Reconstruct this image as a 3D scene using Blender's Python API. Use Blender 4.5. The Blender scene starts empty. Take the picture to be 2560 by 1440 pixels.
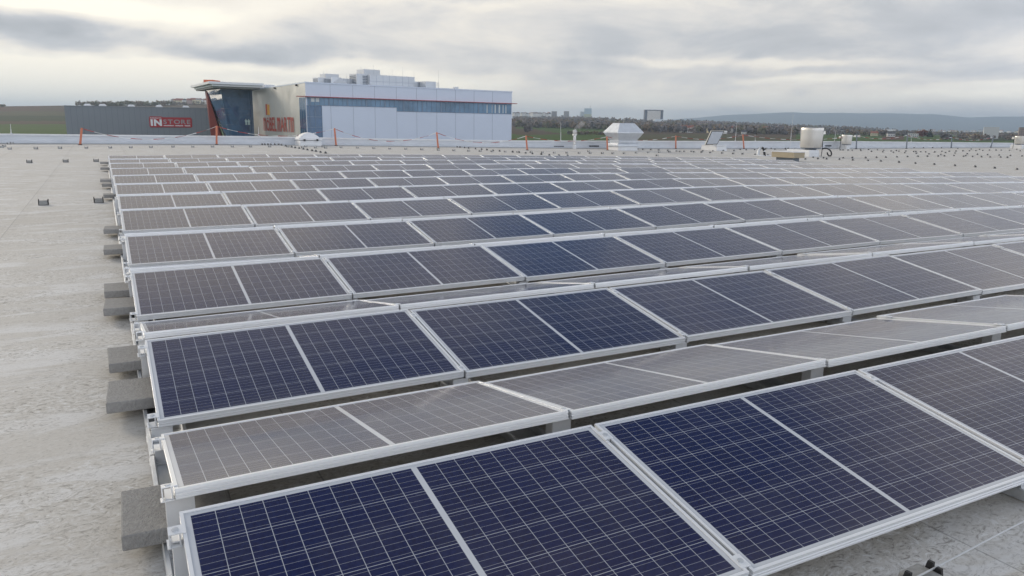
import bpy, bmesh, math, random
import numpy as np
from mathutils import Vector, Matrix
random.seed(7)
rng = np.random.default_rng(11)
SC = bpy.context.scene
COL = SC.collection
R = math.radians

# tuning values used by the sky below
BLOBS = [  # picture column, row, width, height, amount (turned into compass direction and elevation)
    (90, 85, 190, 40, -0.62), (640, 138, 170, 24, -0.38), (460, 20, 300, 42, 0.40), (60, -2, 220, 16, 0.40), (300, 168, 320, 15, 0.36), (1000, 20, 260, 14, 0.16),
    (150, 240, 460, 46, 1.15), (1000, 235, 420, 40, 0.22), (1150, 190, 180, 28, 0.46), (760, 172, 260, 13, 0.34), (1020, 60, 330, 60, -0.10),
    (2350, 55, 420, 60, -0.22), (1880, 165, 230, 11, 0.30), (1960, 215, 170, 9, 0.34), (1700, 110, 300, 30, -0.12),
    (2200, 262, 620, 20, 0.34), (1600, 265, 260, 26, 0.02), (2480, 240, 120, 8, 0.16),
    (500, -1430, 900, 360, -0.42), (350, -160, 420, 90, 0.34), (1250, -200, 330, 90, 0.26), (2300, -230, 380, 120, 0.10), (2450, -480, 420, 200, -0.12)]
SKYRAMP = [(0.0, (0.215, 0.223, 0.235)), (0.34, (0.325, 0.328, 0.335)), (0.50, (0.435, 0.418, 0.396)), (0.64, (0.535, 0.498, 0.44)), (0.82, (0.585, 0.548, 0.478)), (1.0, (0.67, 0.62, 0.52))]
SKYCOOL = (1.50, 1.64, 1.92)
CELL_A, CELL_B = (0.0012, 0.0042, 0.052), (0.0070, 0.0060, 0.032)
HAZE_COL, HAZE_D = (0.66, 0.82, 1.0), 1.35e-4
GAPS = [(1720, 960, 560, 380, 0.90), (1300, 860, 300, 180, 0.40), (2350, 1150, 300, 200, 0.4)]

# ------------------------------------------------------------------ camera
CAM = np.array([-0.1288, -1.7043, 1.4865])
FPX = 1927.5                       # focal length in pixels of a 2560 wide picture
CR = np.array([0.88686258, -0.46186157, 0.01259599])
CU = np.array([0.08465232, 0.18922844, 0.97827735])
CF = np.array([0.45421223, 0.8665313, -0.20691728])
cd = bpy.data.cameras.new('camera')
cd.sensor_width = 36.0
cd.lens = 36.0 * FPX / 2560.0
cd.clip_start = 0.05
cd.clip_end = 60000.0
cam = bpy.data.objects.new('camera', cd)
COL.objects.link(cam)
mw = Matrix.Identity(4)
for i in range(3):
    mw[i][0], mw[i][1], mw[i][2], mw[i][3] = CR[i], CU[i], -CF[i], CAM[i]
cam.matrix_world = mw
SC.camera = cam
FH = np.array([CF[0], CF[1], 0.0]); FH /= np.linalg.norm(FH)     # level forward
RH = np.array([FH[1], -FH[0], 0.0])                               # level right

def ray(px, py):
    return CF + CR * (px - 1280) / FPX - CU * (py - 720) / FPX

def azel(px, py):
    if py < -150:                     # far above the frame: compass column at the eye line, height as an angle
        d = ray(px, 305.0); return math.atan2(d[0], d[1]), (312.0 - py) / FPX
    d = ray(px, py); d = d / np.linalg.norm(d)
    return math.atan2(d[0], d[1]), math.asin(d[2])

# ------------------------------------------------------------------ light
SUN_AZ, SUN_EL = R(-24.0), R(18.0)        # ahead and to the left, behind thin cloud
SUNV = Vector((math.sin(SUN_AZ) * math.cos(SUN_EL), math.cos(SUN_AZ) * math.cos(SUN_EL), math.sin(SUN_EL)))
sl = bpy.data.lights.new('sun', 'SUN')
sl.energy = 0.9
sl.angle = R(13)
sl.color = (1.0, 0.90, 0.76)
so = bpy.data.objects.new('sun', sl)
so.rotation_euler = SUNV.to_track_quat('Z', 'Y').to_euler()
so.location = (0, 0, 40)
COL.objects.link(so)

class NG:
    """small helper that writes shader node graphs"""
    def __init__(s, nt):
        s.nt = nt
    def n(s, t, **kw):
        nd = s.nt.nodes.new(t)
        for k, v in kw.items():
            if k.startswith('i_'):
                nd.inputs[k[2:].replace('_', ' ')].default_value = v
            else:
                setattr(nd, k, v)
        return nd
    def put(s, sock, v):
        if isinstance(v, (int, float)):
            sock.default_value = v
        elif isinstance(v, (tuple, list)):
            sock.default_value = v
        else:
            s.nt.links.new(v, sock)
    def m(s, op, a, b=0.0, c=0.0, clamp=False):
        nd = s.nt.nodes.new('ShaderNodeMath'); nd.operation = op; nd.use_clamp = clamp
        s.put(nd.inputs[0], a); s.put(nd.inputs[1], b); s.put(nd.inputs[2], c)
        return nd.outputs[0]
    def mix(s, fac, a, b, mode='MIX'):
        nd = s.nt.nodes.new('ShaderNodeMix'); nd.data_type = 'RGBA'; nd.blend_type = mode
        s.put(nd.inputs['Factor'], fac)
        for nm, v in (('A', a), ('B', b)):
            sk = [q for q in nd.inputs if q.name == nm and q.type == 'RGBA'][0]
            s.put(sk, v if not (isinstance(v, tuple) and len(v) == 3) else v + (1,))
        return [o for o in nd.outputs if o.type == 'RGBA'][0]
    def noise(s, vec, scale, detail=4, rough=0.5, dist=0.0, dim='3D'):
        nd = s.nt.nodes.new('ShaderNodeTexNoise'); nd.noise_dimensions = dim
        if vec is not None: s.nt.links.new(vec, nd.inputs['Vector'])
        nd.inputs['Scale'].default_value = scale; nd.inputs['Detail'].default_value = detail
        nd.inputs['Roughness'].default_value = rough; nd.inputs['Distortion'].default_value = dist
        return nd.outputs['Fac']
    def ramp(s, fac, stops, interp='LINEAR'):
        nd = s.nt.nodes.new('ShaderNodeValToRGB'); cr = nd.color_ramp; cr.interpolation = interp
        while len(cr.elements) < len(stops): cr.elements.new(0.5)
        for e, (p, c) in zip(cr.elements, stops):
            e.position = p; e.color = (c, c, c, 1) if isinstance(c, (int, float)) else tuple(c) + (1,)
        s.put(nd.inputs['Fac'], fac)
        return nd.outputs['Color']
    def maprange(s, v, a, b, c, d, smooth=False):
        nd = s.nt.nodes.new('ShaderNodeMapRange'); nd.clamp = True
        if smooth: nd.interpolation_type = 'SMOOTHSTEP'
        s.put(nd.inputs['Value'], v)
        for k, q in zip(('From Min', 'From Max', 'To Min', 'To Max'), (a, b, c, d)): nd.inputs[k].default_value = q
        return nd.outputs['Result']
    def vec(s, x, y, z):
        nd = s.nt.nodes.new('ShaderNodeCombineXYZ')
        for i, v in enumerate((x, y, z)): s.put(nd.inputs[i], v)
        return nd.outputs[0]
    def scalev(s, v, sc):
        nd = s.nt.nodes.new('ShaderNodeVectorMath'); nd.operation = 'MULTIPLY'
        s.nt.links.new(v, nd.inputs[0]); nd.inputs[1].default_value = sc
        return nd.outputs[0]

# ------------------------------------------------------------------ sky
W = bpy.data.worlds.new('World'); SC.world = W; W.use_nodes = True
wt = W.node_tree; wt.nodes.clear(); g = NG(wt)
geo = g.n('ShaderNodeTexCoord')
dirv = geo.outputs['Generated']
sx = g.n('ShaderNodeSeparateXYZ'); wt.links.new(dirv, sx.inputs[0])
X, Y, Z = sx.outputs
sky = g.n('ShaderNodeTexSky', sky_type='NISHITA', sun_disc=False, sun_elevation=SUN_EL, sun_rotation=SUN_AZ)
sky.air_density = 1.0; sky.dust_density = 1.0; sky.ozone_density = 2.0
zz = g.m('ADD', g.m('MAXIMUM', Z, 0.0), 0.10)
cl = g.vec(g.m('DIVIDE', X, zz), g.m('DIVIDE', Y, zz), 0.0)
nA = g.noise(cl, 0.75, 9, 0.58, 0.35)
nB = g.noise(cl, 0.28, 5, 0.5, 0.2)
nC = g.noise(dirv, 7.0, 7, 0.6, 0.3)
nD = g.noise(g.scalev(dirv, (1, 1, 3.0)), 3.1, 5, 0.55, 0.2)
az = g.m('ARCTAN2', X, Y)
el = g.m('ARCSINE', Z)
nE = g.noise(g.vec(g.m('MULTIPLY', az, 5.0), g.m('MULTIPLY', el, 15.0), 0.0), 1.0, 8, 0.62, 0.5)
azw = g.m('ADD', az, g.m('MULTIPLY', g.m('SUBTRACT', nC, 0.5), 0.34))
elw = g.m('ADD', el, g.m('MULTIPLY', g.m('SUBTRACT', nD, 0.5), 0.10))
def blob(px, py, sxp, syp, amt):
    a, e = azel(px, py)
    u = g.m('DIVIDE', g.m('SUBTRACT', azw, a), sxp / FPX)
    v = g.m('DIVIDE', g.m('SUBTRACT', elw, e), syp / FPX)
    q = g.m('ADD', g.m('MULTIPLY', u, u), g.m('MULTIPLY', v, v))
    return g.m('MULTIPLY', g.m('EXPONENT', g.m('MULTIPLY', q, -1.0)), amt)
bri = g.m('ADD', g.m('MULTIPLY', g.m('SUBTRACT', nA, 0.5), 0.50), 0.51)
bri = g.m('ADD', bri, g.m('MULTIPLY', g.m('SUBTRACT', nB, 0.5), 0.20))
bri = g.m('ADD', bri, g.m('MULTIPLY', g.m('SUBTRACT', nE, 0.5), 0.90))
bri = g.m('ADD', bri, g.m('MULTIPLY', g.m('SUBTRACT', nC, 0.5), 0.30))
for b in BLOBS:
    bri = g.m('ADD', bri, blob(*b))
# the overcast thickens away from the sun
sd = g.n('ShaderNodeVectorMath', operation='DOT_PRODUCT'); wt.links.new(dirv, sd.inputs[0]); sd.inputs[1].default_value = SUNV
dots = sd.outputs['Value']
bri = g.m('ADD', bri, g.maprange(dots, 0.70, 1.0, 0.0, 0.20, True))
cloud = g.ramp(bri, SKYRAMP)
cool = g.mix(g.maprange(dots, -0.7, 0.35, 1.0, 0.0, True), (1, 1, 1), SKYCOOL)
cloud = g.mix(1.0, cloud, cool, 'MULTIPLY')
# rifts of clear sky, only well above the horizon
gap = g.m('MULTIPLY', g.maprange(nA, 0.38, 0.58, 0.40, 1.0, True), g.maprange(el, 0.50, 0.66, 0.0, 0.88, True))
for gx_, gy_, gsx, gsy, ga in GAPS:      # rifts: column measured as compass direction, row as height above the eye line
    gap = g.m('ADD', gap, g.m('MULTIPLY', blob(gx_, 312 + 0.0129 * (gx_ - 1280) - gy_, gsx, gsy, ga), g.maprange(nC, 0.30, 0.62, 0.45, 1.0, True)), clamp=True)
cl10 = g.n('ShaderNodeVectorMath', operation='SCALE'); wt.links.new(cloud, cl10.inputs[0]); cl10.inputs['Scale'].default_value = 10.0
sk6 = g.n('ShaderNodeVectorMath', operation='SCALE'); wt.links.new(sky.outputs['Color'], sk6.inputs[0]); sk6.inputs['Scale'].default_value = 0.6
final = g.mix(gap, cl10.outputs[0], sk6.outputs[0])
bg = g.n('ShaderNodeBackground'); wt.links.new(final, bg.inputs['Color']); bg.inputs['Strength'].default_value = 0.1
wo = g.n('ShaderNodeOutputWorld'); wt.links.new(bg.outputs[0], wo.inputs['Surface'])

SC.view_settings.view_transform = 'Standard'
SC.view_settings.look = 'None'
SC.view_settings.exposure = 0.97
SC.view_settings.gamma = 1.0
SC.render.engine = 'CYCLES'
SC.cycles.use_denoising = True
SC.cycles.max_bounces = 6
SC.cycles.volume_bounces = 0
SC.cycles.caustics_reflective = False
SC.cycles.caustics_refractive = False

# ------------------------------------------------------------------ helpers
class MB:
    """collects faces and links them as one mesh object"""
    def __init__(s):
        s.v = []; s.f = []; s.mi = []; s.uv = {}
    def face(s, pts, mi=0, uv=None):
        b = len(s.v); s.v += [tuple(float(c) for c in p) for p in pts]
        s.f.append(tuple(range(b, b + len(pts)))); s.mi.append(mi)
        if uv: s.uv[len(s.f) - 1] = uv
    def hexa(s, p, mi=0):
        """8 corners: bottom ring 0-3 counter clockwise, top ring 4-7"""
        b = len(s.v); s.v += [tuple(float(c) for c in q) for q in p]
        for f in ((3, 2, 1, 0), (4, 5, 6, 7), (0, 1, 5, 4), (1, 2, 6, 5), (2, 3, 7, 6), (3, 0, 4, 7)):
            s.f.append(tuple(b + i for i in f)); s.mi.append(mi)
    def box(s, x0, x1, y0, y1, z0, z1, mi=0):
        s.hexa([(x0, y0, z0), (x1, y0, z0), (x1, y1, z0), (x0, y1, z0), (x0, y0, z1), (x1, y0, z1), (x1, y1, z1), (x0, y1, z1)], mi)
    def frus(s, cx, cy, z0, w0, d0, z1, w1, d1, mi=0, top=True):
        a = [(cx + sx_ * w0 / 2, cy + sy_ * d0 / 2, z0) for sx_, sy_ in ((-1, -1), (1, -1), (1, 1), (-1, 1))]
        b = [(cx + sx_ * w1 / 2, cy + sy_ * d1 / 2, z1) for sx_, sy_ in ((-1, -1), (1, -1), (1, 1), (-1, 1))]
        s.hexa(a + b, mi)
    def lathe(s, prof, n=24, c=(0, 0, 0), mi=0, sq=1.0):
        """prof: list of (r, z); sq < 1 squares the circle off"""
        rings = []
        for r, z in prof:
            ring = []
            for i in range(n):
                t = 2 * math.pi * i / n
                ct, st = math.cos(t), math.sin(t)
                k = 1.0 / (abs(ct) ** (2 / sq) + abs(st) ** (2 / sq)) ** (sq / 2) if sq != 1.0 else 1.0
                ring.append(len(s.v)); s.v.append((c[0] + r * k * ct, c[1] + r * k * st, c[2] + z))
            rings.append(ring)
        for a, b in zip(rings, rings[1:]):
            for i in range(n):
                j = (i + 1) % n
                s.f.append((a[i], a[j], b[j], b[i])); s.mi.append(mi)
        s.f.append(tuple(reversed(rings[0]))); s.mi.append(mi)
        s.f.append(tuple(rings[-1])); s.mi.append(mi)
    def tube(s, pts, r, n=8, mi=0):
        pts = [Vector(p) for p in pts]; rings = []
        rr = r if isinstance(r, (list, tuple)) else [r] * len(pts)
        for i, p in enumerate(pts):
            t = (pts[min(i + 1, len(pts) - 1)] - pts[max(i - 1, 0)]).normalized()
            a = t.orthogonal().normalized() if i == 0 else (pa - t * pa.dot(t)).normalized()
            pa = a; b = t.cross(a); ring = []
            for k in range(n):
                q = p + (a * math.cos(2 * math.pi * k / n) + b * math.sin(2 * math.pi * k / n)) * rr[i]
                ring.append(len(s.v)); s.v.append(tuple(q))
            rings.append(ring)
        for a, b in zip(rings, rings[1:]):
            for i in range(n):
                j = (i + 1) % n
                s.f.append((a[i], a[j], b[j], b[i])); s.mi.append(mi)
        s.f.append(tuple(reversed(rings[0]))); s.mi.append(mi)
        s.f.append(tuple(rings[-1])); s.mi.append(mi)
    def mesh(s, name, mats, smooth=False):
        me = bpy.data.meshes.new(name)
        me.from_pydata(s.v, [], s.f); me.update()
        for mm in (mats if isinstance(mats, (list, tuple)) else [mats]): me.materials.append(mm)
        me.polygons.foreach_set('material_index', s.mi)
        if s.uv:
            ul = me.uv_layers.new(name='UVMap')
            for fi, uv in s.uv.items():
                for li, q in zip(me.polygons[fi].loop_indices, uv): ul.data[li].uv = q
        if smooth:
            me.polygons.foreach_set('use_smooth', [True] * len(me.polygons))
            try: me.set_sharp_from_angle(angle=R(35))
            except Exception: pass
        return me
    def build(s, name, mats, parent=None, smooth=False, loc=None, bevel=0.0):
        return link(name, s.mesh(name, mats, smooth), parent, loc, bevel)

def link(name, me, parent=None, loc=None, bevel=0.0):
    o = bpy.data.objects.new(name, me); COL.objects.link(o)
    if parent is not None: o.parent = parent
    if loc is not None: o.location = loc
    if bevel:
        md = o.modifiers.new('bevel', 'BEVEL'); md.width = bevel; md.segments = 2; md.limit_method = 'ANGLE'
    return o

def tag(o, label=None, cat=None, group=None, kind=None):
    if label: o['label'] = label
    if cat: o['category'] = cat
    if group: o['group'] = group
    if kind: o['kind'] = kind
    return o

def thing(name, label, cat, loc=(0, 0, 0), rz=0.0, group=None):
    o = bpy.data.objects.new(name, None); COL.objects.link(o)
    o.location = loc; o.rotation_euler = (0, 0, rz); o.empty_display_size = 0.2
    return tag(o, label, cat, group)

def copy_tree(o, parent=None):
    c = o.copy(); COL.objects.link(c); c.parent = parent
    for ch in list(o.children): copy_tree(ch, c)
    return c

ORD = 'first second third fourth fifth sixth seventh eighth ninth tenth eleventh twelfth thirteenth fourteenth fifteenth sixteenth seventeenth eighteenth nineteenth twentieth twenty-first twenty-second twenty-third twenty-fourth twenty-fifth twenty-sixth twenty-seventh twenty-eighth twenty-ninth thirtieth thirty-first thirty-second thirty-third thirty-fourth thirty-fifth thirty-sixth thirty-seventh thirty-eighth thirty-ninth fortieth forty-first forty-second forty-third forty-fourth forty-fifth'.split()

def mat(name, col, rough=0.6, metal=0.0, ior=1.45, var=0.0, vscale=3.0, bump=0.0, bscale=40.0, emit=None, spec=0.5):
    """principled surface whose colour and roughness wander a little with procedural noise"""
    m = bpy.data.materials.new(name); m.use_nodes = True; nt = m.node_tree; nt.nodes.clear(); q = NG(nt)
    out = q.n('ShaderNodeOutputMaterial'); b = q.n('ShaderNodeBsdfPrincipled'); nt.links.new(b.outputs[0], out.inputs[0])
    b.inputs['Metallic'].default_value = metal; b.inputs['IOR'].default_value = ior
    b.inputs['Specular IOR Level'].default_value = spec
    tc = q.n('ShaderNodeTexCoord'); ob = tc.outputs['Object']
    if var > 0:
        nz = q.noise(ob, vscale, 6, 0.6, 0.3)
        lo = tuple(c * (1 - var) for c in col) + (1,); hi = tuple(min(1, c * (1 + var)) for c in col) + (1,)
        q.put(b.inputs['Base Color'], q.mix(q.maprange(nz, 0.3, 0.7, 0, 1), lo, hi))
        q.put(b.inputs['Roughness'], q.maprange(nz, 0.3, 0.7, max(0.02, rough - 0.08), min(1, rough + 0.08)))
    else:
        b.inputs['Base Color'].default_value = tuple(col) + (1,); b.inputs['Roughness'].default_value = rough
    if bump > 0:
        bn = q.n('ShaderNodeBump'); bn.inputs['Strength'].default_value = bump; bn.inputs['Distance'].default_value = 0.01
        nt.links.new(q.noise(ob, bscale, 5, 0.6), bn.inputs['Height']); nt.links.new(bn.outputs[0], b.inputs['Normal'])
    if emit:
        b.inputs['Emission Color'].default_value = tuple(emit[:3]) + (1,); b.inputs['Emission Strength'].default_value = emit[3]
    return m

ROOF_Z = [
 [-0,-0,-0,-0,-0,-0,-0,-0,-0,-0,0,0,0,0,0,0],
 [-0.408,-0.371,-0.332,-0.293,-0.252,-0.209,-0.163,-0.113,-0.06,-0.005,0.053,0.111,0.17,0.229,0.288,0.348],
 [-0.355,-0.325,-0.294,-0.262,-0.227,-0.188,-0.147,-0.102,-0.054,-0.003,0.051,0.107,0.163,0.221,0.278,0.335],
 [-0.302,-0.28,-0.257,-0.231,-0.201,-0.168,-0.131,-0.091,-0.048,-0.001,0.049,0.102,0.157,0.212,0.268,0.323],
 [-0.251,-0.235,-0.218,-0.2,-0.176,-0.147,-0.114,-0.078,-0.04,0.001,0.047,0.097,0.15,0.203,0.257,0.311],
 [-0.203,-0.19,-0.179,-0.167,-0.15,-0.125,-0.095,-0.063,-0.031,0.003,0.043,0.09,0.141,0.193,0.245,0.298],
 [-0.162,-0.149,-0.138,-0.129,-0.119,-0.102,-0.075,-0.045,-0.02,0.008,0.04,0.083,0.13,0.18,0.231,0.283],
 [-0.129,-0.114,-0.098,-0.083,-0.075,-0.077,-0.058,-0.03,-0.006,0.02,0.042,0.073,0.112,0.159,0.211,0.263],
 [-0.105,-0.088,-0.07,-0.051,-0.032,-0.029,-0.032,-0.023,-0.006,0.015,0.031,0.051,0.084,0.129,0.181,0.233],
 [-0.091,-0.074,-0.057,-0.039,-0.021,-0.018,-0.028,-0.035,-0.032,-0.02,-0.009,0.011,0.044,0.088,0.139,0.191],
 [-0.088,-0.075,-0.063,-0.055,-0.06,-0.073,-0.079,-0.084,-0.085,-0.079,-0.069,-0.044,-0.008,0.038,0.09,0.143],
 [-0.096,-0.093,-0.091,-0.096,-0.117,-0.139,-0.149,-0.148,-0.146,-0.141,-0.132,-0.105,-0.066,-0.017,0.038,0.095],
 [-0.117,-0.127,-0.138,-0.153,-0.179,-0.202,-0.215,-0.213,-0.209,-0.204,-0.196,-0.169,-0.125,-0.07,-0.01,0.052],
 [-0.15,-0.172,-0.195,-0.218,-0.242,-0.263,-0.277,-0.28,-0.276,-0.271,-0.263,-0.23,-0.178,-0.116,-0.051,0.016],
 [-0.193,-0.222,-0.253,-0.284,-0.305,-0.323,-0.337,-0.343,-0.342,-0.337,-0.327,-0.279,-0.219,-0.151,-0.081,-0.01],
 [-0.241,-0.273,-0.304,-0.333,-0.355,-0.371,-0.383,-0.388,-0.387,-0.377,-0.353,-0.307,-0.245,-0.176,-0.102,-0.029],
 [-0.291,-0.32,-0.348,-0.372,-0.392,-0.406,-0.415,-0.418,-0.412,-0.395,-0.364,-0.318,-0.259,-0.19,-0.117,-0.044],
 [-0.339,-0.362,-0.384,-0.403,-0.419,-0.429,-0.434,-0.432,-0.421,-0.399,-0.365,-0.319,-0.263,-0.198,-0.129,-0.059],
 [-0.383,-0.399,-0.414,-0.427,-0.437,-0.442,-0.442,-0.435,-0.419,-0.393,-0.358,-0.313,-0.26,-0.201,-0.138,-0.074],
 [-0.42,-0.429,-0.436,-0.443,-0.447,-0.447,-0.441,-0.429,-0.409,-0.381,-0.345,-0.302,-0.253,-0.2,-0.143,-0.085],
 [-0.45,-0.451,-0.452,-0.452,-0.45,-0.444,-0.433,-0.417,-0.394,-0.365,-0.329,-0.288,-0.243,-0.194,-0.144,-0.092],
 [-0.472,-0.467,-0.462,-0.456,-0.447,-0.436,-0.421,-0.401,-0.376,-0.346,-0.311,-0.272,-0.23,-0.185,-0.139,-0.092],
 [-0.487,-0.476,-0.465,-0.453,-0.44,-0.424,-0.405,-0.383,-0.356,-0.326,-0.292,-0.255,-0.215,-0.173,-0.131,-0.087],
 [-0.495,-0.479,-0.463,-0.446,-0.429,-0.409,-0.387,-0.363,-0.335,-0.305,-0.272,-0.237,-0.199,-0.16,-0.12,-0.08],
 [-0.496,-0.476,-0.456,-0.435,-0.414,-0.392,-0.367,-0.342,-0.314,-0.284,-0.252,-0.218,-0.183,-0.146,-0.108,-0.071],
 [-0.49,-0.467,-0.444,-0.421,-0.397,-0.372,-0.347,-0.32,-0.292,-0.263,-0.232,-0.2,-0.167,-0.133,-0.099,-0.064],
 [-0.479,-0.454,-0.429,-0.404,-0.378,-0.352,-0.326,-0.298,-0.27,-0.242,-0.212,-0.182,-0.152,-0.121,-0.09,-0.058],
 [-0.464,-0.437,-0.411,-0.384,-0.358,-0.331,-0.304,-0.277,-0.249,-0.221,-0.193,-0.165,-0.137,-0.108,-0.08,-0.051],
 [-0.444,-0.417,-0.39,-0.363,-0.336,-0.309,-0.282,-0.255,-0.228,-0.201,-0.175,-0.148,-0.121,-0.095,-0.069,-0.043],
 [-0.422,-0.395,-0.368,-0.341,-0.314,-0.287,-0.26,-0.234,-0.208,-0.182,-0.156,-0.131,-0.106,-0.081,-0.057,-0.032],
 [-0.398,-0.371,-0.344,-0.317,-0.291,-0.264,-0.238,-0.213,-0.187,-0.163,-0.138,-0.114,-0.091,-0.067,-0.044,-0.021],
 [-0.371,-0.345,-0.319,-0.293,-0.267,-0.242,-0.217,-0.192,-0.167,-0.144,-0.12,-0.098,-0.075,-0.053,-0.031,-0.009],
 [-0.344,-0.318,-0.293,-0.268,-0.243,-0.219,-0.195,-0.171,-0.148,-0.125,-0.103,-0.081,-0.06,-0.038,-0.017,0.004],
 [-0.315,-0.291,-0.267,-0.243,-0.219,-0.196,-0.173,-0.15,-0.128,-0.106,-0.085,-0.064,-0.044,-0.024,-0.004,0.016],
 [-0.286,-0.264,-0.241,-0.218,-0.195,-0.173,-0.151,-0.13,-0.108,-0.088,-0.068,-0.048,-0.028,-0.009,0.01,0.03],
 [-0.257,-0.236,-0.214,-0.193,-0.171,-0.15,-0.129,-0.109,-0.089,-0.069,-0.05,-0.031,-0.013,0.006,0.024,0.043],
 [-0.228,-0.208,-0.188,-0.167,-0.147,-0.127,-0.108,-0.088,-0.069,-0.051,-0.033,-0.015,0.003,0.021,0.038,0.056],
]
ARR_Z = [
 [-0,0.011,0.029,0.055,0.085,0.109,0.138,0.168,0.207],
 [0.048,0.056,0.051,0.071,0.1,0.124,0.151,0.172,0.192],
 [0.078,0.098,0.102,0.098,0.106,0.124,0.146,0.161,0.167],
 [0.091,0.11,0.114,0.103,0.096,0.099,0.111,0.121,0.127],
 [0.076,0.07,0.056,0.051,0.046,0.044,0.051,0.06,0.072],
 [0.034,0.012,-0.009,-0.019,-0.017,-0.016,-0.011,-0.002,0.009],
 [-0.023,-0.049,-0.072,-0.085,-0.083,-0.079,-0.074,-0.066,-0.057],
 [-0.088,-0.112,-0.133,-0.147,-0.15,-0.146,-0.14,-0.133,-0.125],
 [-0.155,-0.175,-0.194,-0.207,-0.214,-0.213,-0.207,-0.2,-0.192],
]
# ------------------------------------------------------------------ roof surface
GX0, GY0, GS = -24.0, -12.0, 4.0
RZ = np.array(ROOF_Z)
AZ = np.array(ARR_Z)
def bilin(A, x, y, x0, y0, st):
    fx = min(max((x - x0) / st, 0), A.shape[0] - 1.001); fy = min(max((y - y0) / st, 0), A.shape[1] - 1.001)
    i, j = int(fx), int(fy); u, v = fx - i, fy - j
    return A[i, j] * (1 - u) * (1 - v) + A[i + 1, j] * u * (1 - v) + A[i, j + 1] * (1 - u) * v + A[i + 1, j + 1] * u * v
def roofz(x, y): return bilin(RZ, x, y, GX0, GY0, GS)
def arrz(x, y): return bilin(AZ, x, y, 0, 0, 4.0)
def hit(px, py, dz=0.0, ymax=44.4):
    """where the line of sight through a picture point meets the roof"""
    r = ray(px, py); k = 0.5
    while k < 140:
        P = CAM + r * k
        if P[2] < roofz(P[0], P[1]) + dz: break
        if P[1] > ymax: break
        k += 0.02 if k < 20 else 0.05
    P = CAM + r * k
    return Vector((P[0], P[1], roofz(P[0], P[1])))
def at(px, py, depth):
    return Vector(CAM + ray(px, py) * depth)
def depth_of(p):
    return float(np.dot(np.array(p) - CAM, CF))
def ppm(p): return FPX / depth_of(p)         # picture pixels per metre there
def z_at(px_, py, p):
    """height at which picture row py passes over ground point p"""
    r = ray(px_, py); h = math.hypot(p[0] - CAM[0], p[1] - CAM[1]); return CAM[2] + r[2] * h / math.hypot(r[0], r[1])

M = {}
M['alu'] = mat('anodised aluminium', (0.87, 0.88, 0.89), 0.40, 0.40)
M['alu_dull'] = mat('mill finish aluminium', (0.66, 0.68, 0.70), 0.42, 0.8, var=0.10, vscale=9)
M['galv'] = mat('galvanised sheet', (0.52, 0.55, 0.58), 0.45, 0.6, var=0.16, vscale=14)
M['black'] = mat('black plastic', (0.018, 0.018, 0.020), 0.45, var=0.3, vscale=20)
M['rubber'] = mat('black rubber hose', (0.022, 0.022, 0.024), 0.55)
M['concrete'] = mat('concrete slab', (0.34, 0.33, 0.315), 0.9, var=0.17, vscale=45, bump=0.9, bscale=90)
M['concrete_light'] = mat('small concrete block', (0.30, 0.30, 0.29), 0.9, var=0.18, vscale=60, bump=0.5, bscale=200)
M['white_mem'] = mat('white membrane', (0.74, 0.75, 0.76), 0.5, var=0.06, vscale=2.5)
M['orange'] = mat('orange plastic tube', (0.56, 0.19, 0.11), 0.5, var=0.14, vscale=4)
M['grey_tube'] = mat('grey plastic tube', (0.16, 0.19, 0.23), 0.5, var=0.1)
M['tape_w'] = mat('white barrier tape', (0.80, 0.80, 0.78), 0.5)
M['tape_r'] = mat('red barrier tape', (0.42, 0.06, 0.05), 0.5)
M['wire'] = mat('aluminium wire', (0.55, 0.56, 0.57), 0.35, 0.6)
M['steel'] = mat('bright stainless sheet', (0.70, 0.70, 0.69), 0.28, 0.85, var=0.06, vscale=5)

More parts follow.
